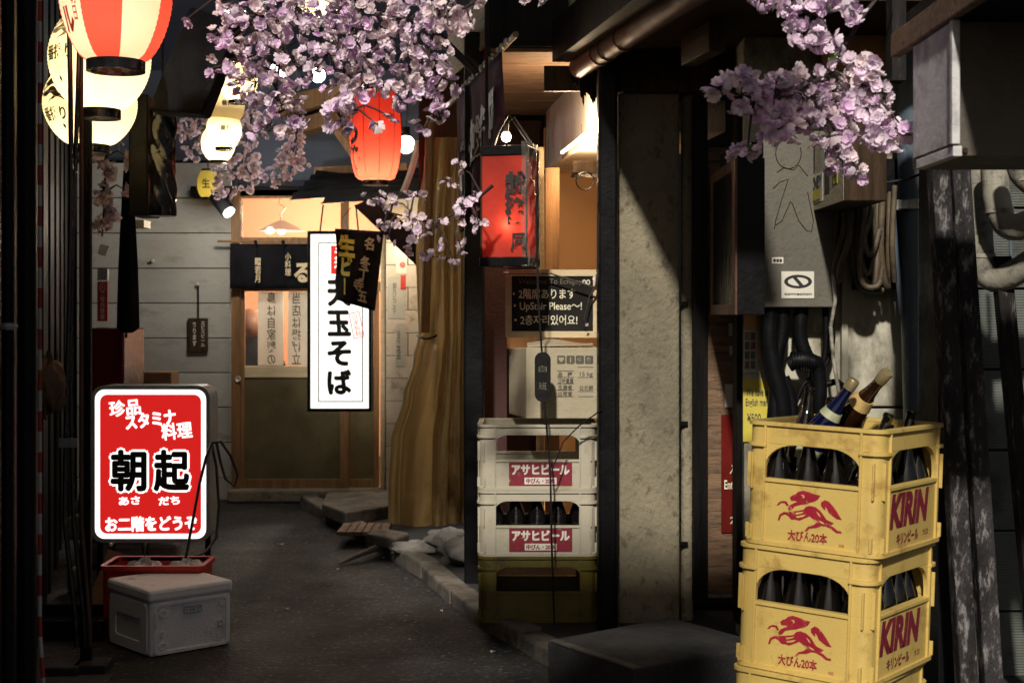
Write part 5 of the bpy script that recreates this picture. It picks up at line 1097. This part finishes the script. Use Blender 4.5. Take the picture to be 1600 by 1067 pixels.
def yellow_crate(loc, rot, label):
    t = thing('bottle_crate', label, 'crate', loc, rot, 'yellow bottle crates stacked in the corner')
    global ye_proto
    if ye_proto is None:
        body = crate_body(KW, KD, KH, .172, .262, .085, .052).build('body', M_['crate_yellow'], t, smooth=35, bevel=.0016, world=False)
        MF = frame((-.004, -KD / 2 - .0012, 0), (1, 0, 0), (0, 0, 1)); e = .000335
        mb = MB()
        for pl_ in emblem: mb.plate([[((x - 355) * e, .098 - (y - 345) * e) for x, y in pl_][::-1]], 0, MF)
        put_text(mb, '大びん20本', MF, w=.106, h=.026, at=(-.002, .034), lift=0, bold=.0007); put_text(mb, '00', MF, w=.014, h=.007, at=(.090, .022), lift=0)
        em = mb.build('red_print', M_['print_red'], t, world=False)
        mb = MB()
        for pl_ in cuts: mb.plate([[((x - 355) * e, .098 - (y - 345) * e) for x, y in pl_][::-1]], 0, MF @ Matrix.Translation((0, 0, .0006)))
        mb.build('emblem_lines', M_['crate_yellow'], t, world=False)
        MX = frame((KW / 2 + .0012, 0, 0), (0, 1, 0), (0, 0, 1)); mb = MB()
        put_text(mb, 'KIRIN', MX, w=.275, h=.088, at=(-.02, .110), lift=0, offset=.06, shear=.18); put_text(mb, 'キリンビール', MX, w=.15, h=.028, at=(-.03, .038), lift=0, bold=.0012); put_text(mb, '大20', MX, w=.04, h=.018, at=(.10, .038), lift=0)
        mb.build('dark_print', M_['print_dark_red'], t, world=False)
        ye_proto = t
    else:
        for ch in list(ye_proto.children): c = ch.copy(); col.objects.link(c); c.parent = t
    return t
th_ = radians(-36); kc = Vector((.885, 3.79))
tilt = Matrix.Rotation(.030, 4, 'Y')
cr = []
for i, lb in enumerate(('bottom yellow bottle crate, cut off by the picture edge', 'middle yellow bottle crate full of dark bottles', 'top yellow bottle crate holding tilted bottles')):
    r = Euler((0, .034, th_ + (.02, -.012, .0)[i]), 'XYZ')
    cr.append(yellow_crate((kc.x - .022 * (2 - i), kc.y + (.0, .004, 0)[i], .006 + (KH + .0015) * i), (Matrix.Rotation(.034, 3, 'Y') @ Matrix.Rotation(th_ + (.02, -.012, 0)[i], 3, 'Z')).to_euler(), lb))

# bottles
def bottle_mesh(name, prof, m, extra=(), n=22):
    t = bpy.data.objects.new(name, None); t.empty_display_size = .03; col.objects.link(t)
    mb = MB(); mb.lathe(prof, n=n); mb.build('glass', M_[m], t, smooth=60, world=False)
    for nm, pf, mm in extra: mb = MB(); mb.lathe(pf, n=n); mb.build(nm, M_[mm], t, smooth=50, world=False)
    return t
beer = [(.030, 0), (.0365, .006), (.0372, .02), (.0372, .140), (.0355, .160), (.029, .185), (.0205, .212), (.0150, .240), (.0130, .262), (.0128, .278), (.0148, .280), (.0148, .288), (.0125, .289), (.0120, .291)]
bproto = bottle_mesh('beer_bottle', beer, 'bottle_dark')
used = False
def put_bottle(c, lx, ly, label, group, tl=(0, 0), dz=0):
    global used
    o = copy_tree(bproto) if used else bproto; used = True
    M = mw(c) @ Matrix.Translation((lx, ly, .017 + dz)) @ Euler((tl[0], tl[1], random.uniform(0, 6))).to_matrix().to_4x4()
    o.location = M.translation; o.rotation_euler = M.to_euler(); tag(o, label, 'bottle', group)
    return o
gx = [(-1.5 + i) * .083 for i in range(4)]; gy = [(-2 + j) * .082 for j in range(5)]
for j, y in enumerate(gy):
    for i, x in enumerate(gx):
        od = ('first', 'second', 'third', 'fourth')[i] + ' dark beer bottle from the left in the front row of the %s yellow crate'
        put_bottle(cr[1], x, y, od % 'middle' if j == 0 else 'dark beer bottle behind the front row of the middle yellow crate', 'bottles in the middle yellow crate', (random.uniform(-.03, .03), random.uniform(-.03, .03)))
        if (i, j) not in ((0, 1), (0, 2), (1, 1), (2, 1), (2, 2), (1, 2), (3, 2), (0, 3), (1, 3), (2, 3)): put_bottle(cr[2], x, y, od % 'top' if j == 0 else 'dark beer bottle behind the front row of the top yellow crate', 'bottles in the top yellow crate', (random.uniform(-.04, .04), random.uniform(-.04, .04)))
sake = [(.030, 0), (.036, .006), (.0375, .02), (.0375, .150), (.035, .172), (.026, .205), (.0185, .235), (.0150, .262), (.0142, .290)]
def tilted(name, tip, base_dir, D0, L, m, extra, label):
    t = bottle_mesh(name, sake, m, extra); q = P(*tip, D0); d = Vector(base_dir).normalized()
    zq = -d; xq = zq.orthogonal().normalized(); yq = zq.cross(xq); o = q + d * L
    R = Matrix((xq, yq, zq)).transposed(); t.location = o; t.rotation_euler = R.to_euler(); tag(t, label, 'bottle')
neck_ring = lambda z, r, hh: [(r, z), (r, z + hh)]
tilted('sake_bottle', (1336, 592), (-.060, .04, -.105), 3.70, .318, 'bottle_blue', (('cap', [(.0155, .286), (.0158, .290), (.0158, .312), (.0142, .316), (.004, .316)], 'cap_gold'), ('neck_band', [(.0300, .196), (.0245, .217)], 'label_pale'), ('label', [(.0382, .04), (.0382, .105)], 'label_pale')), 'dark blue bottle with pale cap leaning out of the top crate')
tilted('sake_bottle', (1388, 580), (-.060, .09, -.100), 3.72, .322, 'bottle_brown', (('cap', [(.0160, .282), (.0165, .288), (.0165, .316), (.0150, .320), (.004, .320)], 'cap_gold'), ('foil_label', [(.0335, .186), (.0255, .217)], 'label_gold'), ('label', [(.0382, .04), (.0382, .10)], 'label_pale')), 'brown bottle with gold cap and gold neck label leaning out furthest')
tb = copy_tree(bproto); q = P(1266, 604, 3.80); dn = Vector((-.03, -.02, -.2)).normalized(); zq = -dn; xq = zq.orthogonal().normalized(); tb.location = q + dn * .291; tb.rotation_euler = Matrix((xq, zq.cross(xq), zq)).transposed().to_euler(); tag(tb, 'black bottle neck rising left of the blue bottle in the top crate', 'bottle'); del tb['group']
tb = copy_tree(bproto); q = P(1390, 646, 3.62); dn = Vector((-.07, .02, -.2)).normalized(); zq = -dn; xq = zq.orthogonal().normalized(); tb.location = q + dn * .291; tb.rotation_euler = Matrix((xq, zq.cross(xq), zq)).transposed().to_euler(); tag(tb, 'black bottle mouth just above the rim right of the brown bottle', 'bottle'); del tb['group']

for i_, (tx, ty, D_, dv, lb) in enumerate(((1300, 622, 3.92, (-.05, .03, -.2), 'dark bottle neck behind the blue bottle in the top crate'), (1352, 632, 3.95, (-.08, .02, -.2), 'dark bottle neck leaning behind the brown bottle in the top crate'), (1425, 640, 3.85, (-.04, .0, -.2), 'dark bottle mouth near the right rim of the top crate'))):
    tb = copy_tree(bproto); q = P(tx, ty, D_); dn = Vector(dv).normalized(); zq = -dn; xq = zq.orthogonal().normalized(); tb.location = q + dn * .291; tb.rotation_euler = Matrix((xq, zq.cross(xq), zq)).transposed().to_euler(); tag(tb, lb, 'bottle'); del tb['group']
# white crates and the olive one below them
WW, WD, WH = .452, .345, .254
wc = []
for i, (m, lb) in enumerate((('crate_olive', 'dirty dark olive crate at the bottom of the stack'), ('crate_white', 'lower white crate with red label, bottles inside'), ('crate_white', 'upper white crate with red label under the carton'))):
    t = thing('bottle_crate', lb, 'crate', (X(840, 5.5) + (.002, -.001, 0)[i], 5.5 + WD / 2, .057 + (WH + .001) * i), (0, 0, (.0, .006, -.004)[i]), 'crates stacked beside the black post'); wc.append(t)
    if i < 2: crate_body(WW, WD, WH, .118, .213, .05, .062).build('body', M_[m], t, smooth=35, bevel=.0016, world=False)
    else:
        b = [c for c in wc[1].children if c.name.startswith('body')][0].copy(); col.objects.link(b); b.parent = t
    if i:
        MF = frame((.012, -WD / 2 - .0013, .064), (1, 0, 0), (0, 0, 1))
        mb = MB(); mb.plate([rect(-.122, -.046, .122, .046)], 0, MF); lbp = mb.build('label_print', M_['print_dark_red'], t, world=False)
        mb = MB(); put_text(mb, 'アサヒビール', MF, w=.220, h=.038, at=(0, .017), lift=.0006, bold=.0022); mb.plate([rect(-.062, -.040, .062, -.014)], 0, MF @ Matrix.Translation((0, 0, .0006))); mb.build('lettering', M_['print_white'], lbp, world=False)
        mb = MB(); put_text(mb, '中びん・20本', MF, w=.110, h=.019, at=(0, -.027), lift=.0012, bold=.0007); mb.build('small_lettering', M_['print_dark_red'], lbp, world=False)
for j in range(2):
    for i in range(5):
        o = copy_tree(bproto); M = mw(wc[1]) @ Matrix.Translation((-.166 + .083 * i, -.10 + .09 * j, .017)); o.location = M.translation; o.rotation_euler = (0, 0, 0); o.scale = (1, 1, .80)
        tag(o, ('first', 'second', 'third', 'fourth', 'fifth')[i] + ' dark bottle from the left in the front row of the lower white crate' if j == 0 else 'dark bottle in the back row of the lower white crate', 'bottle', 'bottles in the lower white crate')

# ================================================================== cherry blossom
def petal_mesh(seed, m):
    rnd = random.Random(seed); mb = MB(); R0 = 1.0
    for layer, (n, op, sc_) in enumerate(((5, .22, 1.0), (5, .62, .78))):
        for k in range(n):
            az = 2 * pi * (k + .5 * layer) / n + rnd.uniform(-.2, .2); o = op + rnd.uniform(-.2, .2); L = sc_ * rnd.uniform(.85, 1.1); Wd = L * .44; tw = rnd.uniform(-.3, .3)
            M = Matrix.Rotation(az, 4, 'Z') @ Matrix.Rotation(-o, 4, 'Y') @ Matrix.Rotation(tw, 4, 'X')
            pts = []
            for j, (t, wv) in enumerate(((.05, .12), (.45, .8), (.8, 1.0), (1.0, .62))):
                for sx in (-1, 0, 1):
                    x = L * (t - (.10 if (j == 3 and sx == 0) else 0)); y = Wd * wv * sx
                    pts.append(M @ Vector((x, y, .22 * L * sx * sx * wv + .18 * L * t * t * rnd.uniform(.6, 1.3))))
            mb.add(pts, [(3 * j + i, 3 * j + i + 1, 3 * j + i + 4, 3 * j + i + 3) for j in range(3) for i in range(2)])
    me = bpy.data.meshes.new('blossom'); me.from_pydata(mb.v, [], mb.f); me.materials.append(M_[m]); me.polygons.foreach_set('use_smooth', [True] * len(me.polygons)); me.update(); return me
PET = {m: [petal_mesh(s, m) for s in range(5)] for m in ('petal', 'petal_pale', 'petal_mauve')}
rb_ = random.Random(5)
def spray(label, spine, clusters, r=.019, mats=('petal',), dens=1.0, leaves=0):
    """spine: list of (px,py,D); clusters: (px,py,rx,ry,n,D,depth)"""
    sp_ = [P(*q) for q in spine]; t = thing('blossom_branch', label, 'branch', sp_[0]); T0 = mw(t).inverted()
    mb = MB(); mb.tube(sp_, [.007 * (1 - .6 * i / max(1, len(sp_) - 1)) for i in range(len(sp_))], 6)
    fine = []
    for a, b in zip(sp_, sp_[1:]): fine += [a.lerp(b, k / 8) for k in range(9)]
    fl_ = []
    for px, py, rx, ry, n, D, dd in clusters:
        c = P(px, py, D); near = min(fine, key=lambda q: (q - c).length); mid = near.lerp(c, .5) + Vector((0, 0, .03))
        tw = [near, near.lerp(mid, .6), mid, mid.lerp(c, .6), c]; mb.tube(tw, [.005, .004, .0032, .0026, .002], 5); done = []
        for _ in range(max(1, int(n * dens * .95))):
            best = None
            for _2 in range(6):
                while True:
                    u, v, q = (rb_.uniform(-1, 1) for _ in range(3))
                    if u * u + v * v + q * q < 1: break
                p = P(px + rx * u, py + ry * v, D + dd * q); s = min([(p - o).length for o in done], default=1)
                if best is None or s > best[0]: best = (s, p)
            p = best[1]; done.append(p); a = min(tw, key=lambda o: (o - p).length)
            mb.tube([a, a.lerp(p, .5) + Vector((0, 0, .008)), p], .0012, 4, caps=False)
            fl_.append(p)
    mb.build('twig', M_['twig'], t, smooth=60)
    for i, p in enumerate(fl_):
        m = rb_.choice(mats); o = bpy.data.objects.new('blossom', PET[m][i % 5]); col.objects.link(o); o.parent = t
        o.location = T0 @ p; s = r * rb_.uniform(.62, 1.3); o.scale = (s, s, s)
        nrm = Vector((rb_.gauss(0, .7), rb_.gauss(-.55, .6), rb_.gauss(-.15, .7))).normalized(); o.rotation_euler = (nrm.to_track_quat('Z', 'Y') @ Euler((0, 0, rb_.uniform(0, 6))).to_quaternion()).to_euler()
    for i in range(leaves):
        p = rb_.choice(fl_) + Vector((rb_.uniform(-.02, .02), -.015, rb_.uniform(-.02, .02))); mb = MB(); R = Euler((rb_.uniform(0, 6), rb_.uniform(0, 6), 0)).to_matrix()
        mb.add([p + R @ Vector(q) for q in ((0, 0, 0), (.014, .010, .003), (.036, 0, 0), (.014, -.010, .003))], [(0, 1, 2), (0, 2, 3)]); mb.build('leaf', M_['leaf'], t)
    return len(fl_)
nb = 0
# right hand branch, close
nb += spray('pink blossom branch hanging before the grey cabinet at the right', [(1400, -40, 3.5), (1345, 30, 3.45), (1300, 110, 3.4), (1240, 150, 3.35), (1180, 155, 3.35), (1125, 140, 3.35)],
    [(1130, 142, 22, 18, 7, 3.35, .04), (1165, 135, 28, 26, 13, 3.35, .05), (1172, 170, 24, 22, 10, 3.35, .04), (1210, 150, 34, 36, 20, 3.38, .06), (1250, 130, 38, 26, 20, 3.4, .06), (1262, 170, 40, 32, 24, 3.38, .06), (1220, 205, 38, 20, 15, 3.35, .05), (1168, 236, 26, 14, 8, 3.33, .03), (1305, 160, 36, 36, 22, 3.4, .06),
     (1350, 120, 34, 42, 24, 3.4, .06), (1365, 180, 34, 36, 22, 3.4, .06), (1380, 215, 34, 26, 17, 3.38, .05), (1300, 215, 36, 26, 16, 3.36, .05), (1315, 250, 24, 22, 10, 3.35, .04), (1342, 272, 14, 16, 6, 3.35, .03), (1416, 205, 6, 8, 2, 3.36, .02)], .0215, ('petal', 'petal', 'petal_mauve', 'petal_pale'), leaves=6, dens=1.3)
nb += spray('pink blossom spray entering at the top above the right hand branch', [(1390, -60, 3.4), (1330, -15, 3.4), (1270, 20, 3.4), (1180, 0, 3.4)],
    [(1190, 4, 26, 14, 8, 3.4, .04), (1235, 18, 26, 26, 12, 3.4, .05), (1300, 10, 40, 18, 14, 3.4, .05), (1262, 50, 30, 26, 13, 3.4, .05), (1300, 78, 24, 22, 9, 3.4, .04), (1326, 28, 18, 16, 6, 3.4, .04)], .0215, ('petal', 'petal', 'petal_mauve'), leaves=3, dens=1.25)
# the great mass above the alley
big = ('petal', 'petal_mauve', 'petal_pale')
nb += spray('dense pink blossom mass at the top, over the white lamps', [(330, -60, 4.3), (400, 10, 4.25), (440, 70, 4.2), (430, 160, 4.2), (420, 205, 4.2)],
    [(395, 40, 52, 50, 52, 4.2, .12), (455, 20, 50, 35, 40, 4.2, .12), (375, 95, 34, 34, 22, 4.2, .1), (400, 130, 44, 40, 30, 4.15, .1), (455, 95, 50, 45, 40, 4.2, .12), (440, 165, 44, 34, 30, 4.15, .1), (420, 205, 30, 18, 12, 4.15, .08), (345, 55, 16, 20, 6, 4.2, .04), (352, 20, 16, 16, 6, 4.2, .05), (335, 105, 12, 16, 4, 4.2, .03), (289, 32, 10, 6, 2, 4.15, .02), (470, 190, 16, 20, 6, 4.15, .05)], .0195, big)
nb += spray('pink blossom mass at the top, centre, above the red lantern', [(560, -60, 4.1), (560, 10, 4.1), (540, 90, 4.05), (530, 180, 4.05)],
    [(525, 20, 44, 40, 36, 4.1, .12), (590, 25, 48, 40, 40, 4.1, .12), (515, 85, 44, 40, 34, 4.05, .1), (575, 90, 48, 40, 38, 4.05, .1), (540, 140, 36, 30, 20, 4.05, .08), (590, 135, 34, 20, 14, 4.05, .06), (528, 172, 26, 18, 10, 4.02, .05), (533, 199, 24, 8, 6, 4.0, .03), (590, 195, 16, 8, 3, 4.0, .03), (612, 182, 12, 8, 3, 4.0, .03), (520, 170, 16, 20, 6, 4.0, .03)], .0195, big)
nb += spray('pink blossom mass at the top, right of the red lantern', [(700, -60, 4.0), (680, 30, 4.0), (665, 120, 3.95), (690, 190, 3.95)],
    [(640, 30, 40, 36, 30, 4.0, .1), (690, 20, 36, 26, 20, 4.0, .1), (635, 85, 40, 34, 26, 4.0, .1), (680, 95, 30, 36, 20, 4.0, .1), (640, 130, 30, 24, 14, 3.95, .06), (668, 150, 24, 30, 13, 3.95, .06), (690, 175, 18, 22, 9, 3.95, .05), (662, 200, 20, 9, 5, 3.95, .03), (630, 160, 16, 14, 5, 3.95, .03), (708, 130, 14, 26, 7, 3.95, .04)], .0195, big)
nb += spray('pale blossom spray at the top beside the bamboo blind', [(790, -40, 3.7), (740, 5, 3.7), (690, 35, 3.7)], [(672, 10, 20, 14, 6, 3.7, .03), (706, 18, 24, 16, 8, 3.7, .04), (700, 42, 30, 10, 8, 3.68, .03), (735, 36, 10, 12, 4, 3.68, .03), (745, 2, 16, 8, 4, 3.7, .03), (840, -2, 26, 7, 6, 3.7, .03)], .0205, ('petal_pale',))
# sprays lit by the lanterns further back
bk = ('petal_pale', 'petal_pale', 'petal')
nb += spray('warm lit blossom strand beside the far cream lanterns', [(330, 120, 8.20), (315, 180, 8.20), (290, 230, 8.20)], [(310, 165, 30, 16, 12, 8.20, .1), (292, 200, 20, 26, 16, 8.20, .1), (318, 205, 22, 26, 16, 8.20, .1), (300, 238, 20, 14, 8, 8.20, .08), (330, 180, 18, 20, 9, 8.20, .1)], .0235, bk, dens=1.55)
nb += spray('long drooping blossom strand in front of the blue sheet', [(400, 150, 8.25), (385, 220, 8.25), (370, 300, 8.25)], [(385, 180, 24, 18, 12, 8.25, .1), (388, 210, 22, 20, 14, 8.25, .1), (385, 245, 24, 20, 16, 8.25, .1), (392, 272, 20, 18, 12, 8.25, .08), (362, 268, 16, 18, 9, 8.25, .08), (390, 296, 14, 7, 4, 8.25, .05), (340, 270, 9, 26, 10, 8.25, .05), (343, 298, 14, 10, 6, 8.25, .05), (362, 300, 10, 10, 4, 8.25, .05)], .0235, bk, dens=1.55)
nb += spray('drooping blossom strand left of the brown rafters', [(470, 170, 8.20), (460, 230, 8.20), (450, 290, 8.20)], [(462, 215, 20, 16, 11, 8.20, .08), (452, 240, 24, 16, 13, 8.20, .08), (446, 262, 30, 14, 13, 8.20, .08), (440, 278, 26, 8, 7, 8.20, .06), (424, 285, 12, 6, 3, 8.20, .04), (470, 258, 14, 8, 4, 8.20, .04)], .0235, bk, dens=1.55)
nb += spray('blossom strand hanging left below the cream lanterns', [(165, 200, 5.75), (165, 260, 5.75), (160, 370, 5.75)], [(162, 255, 12, 16, 7, 5.75, .05), (172, 268, 10, 14, 5, 5.75, .05), (160, 300, 14, 18, 9, 5.75, .05), (172, 330, 12, 20, 9, 5.75, .05), (158, 352, 12, 14, 6, 5.75, .05), (202, 250, 5, 14, 4, 5.80, .03), (200, 300, 4, 10, 3, 5.80, .03)], .0235, bk, dens=1.55)
# low sprays before the plastic sheet
nb += spray('low blossom spray in front of the plastic sheet', [(770, 290, 5.1), (735, 320, 5.1), (680, 350, 5.1), (600, 330, 5.1)],
    [(585, 318, 22, 18, 8, 5.1, .03), (620, 312, 20, 14, 7, 5.1, .03), (652, 304, 16, 9, 5, 5.1, .03), (600, 352, 22, 10, 7, 5.08, .03), (640, 345, 26, 12, 9, 5.08, .03), (660, 358, 16, 9, 5, 5.06, .03), (606, 375, 14, 8, 4, 5.06, .02), (640, 382, 8, 16, 4, 5.06, .02), (684, 346, 16, 7, 4, 5.06, .02), (690, 382, 9, 14, 4, 5.05, .02), (676, 402, 18, 9, 5, 5.05, .02), (708, 408, 16, 9, 5, 5.05, .02), (720, 385, 10, 16, 5, 5.05, .02), (704, 286, 16, 12, 6, 5.1, .03), (716, 262, 10, 14, 4, 5.1, .03), (724, 325, 14, 14, 6, 5.08, .03), (742, 312, 12, 16, 6, 5.1, .03), (748, 350, 10, 18, 6, 5.1, .03), (722, 345, 8, 12, 3, 5.08, .02)], .0185, ('petal_pale', 'petal'))
nb += spray('tiny sprig of blossom on the corner of the chalkboard', [(936, 420, 5.66), (932, 440, 5.66), (930, 450, 5.66)], [(932, 432, 5, 10, 3, 5.66, .01), (790, 428, 3, 3, 1, 5.66, .005), (912, 500, 8, 10, 2, 5.66, .005)], .010, ('petal_pale',))
print('blossoms', nb)

# ================================================================== added shade blockers above the camera (out of frame, they cast the bands of shade)
mb = MB(); mb.b2((-3.2, -.05, 3.76), (.22, .05, 4.26)); mb.build('shade_beam', M_['black_wood'], label='added dark beam overhead, unseen, casting shade', cat='beam')
mb = MB(); mb.b2((-3.2, -.05, 2.95), (.02, .05, 3.52)); mb.build('shade_board', M_['black_wood'], label='added dark board overhead, unseen, casting shade', cat='board')
mb = MB(); mb.b2((-5.5, -.1, 5.85), (.35, .1, 12)); mb.build('shade_panel', M_['black_wood'], label='added tall dark panel overhead, unseen, shading the far alley', cat='building')
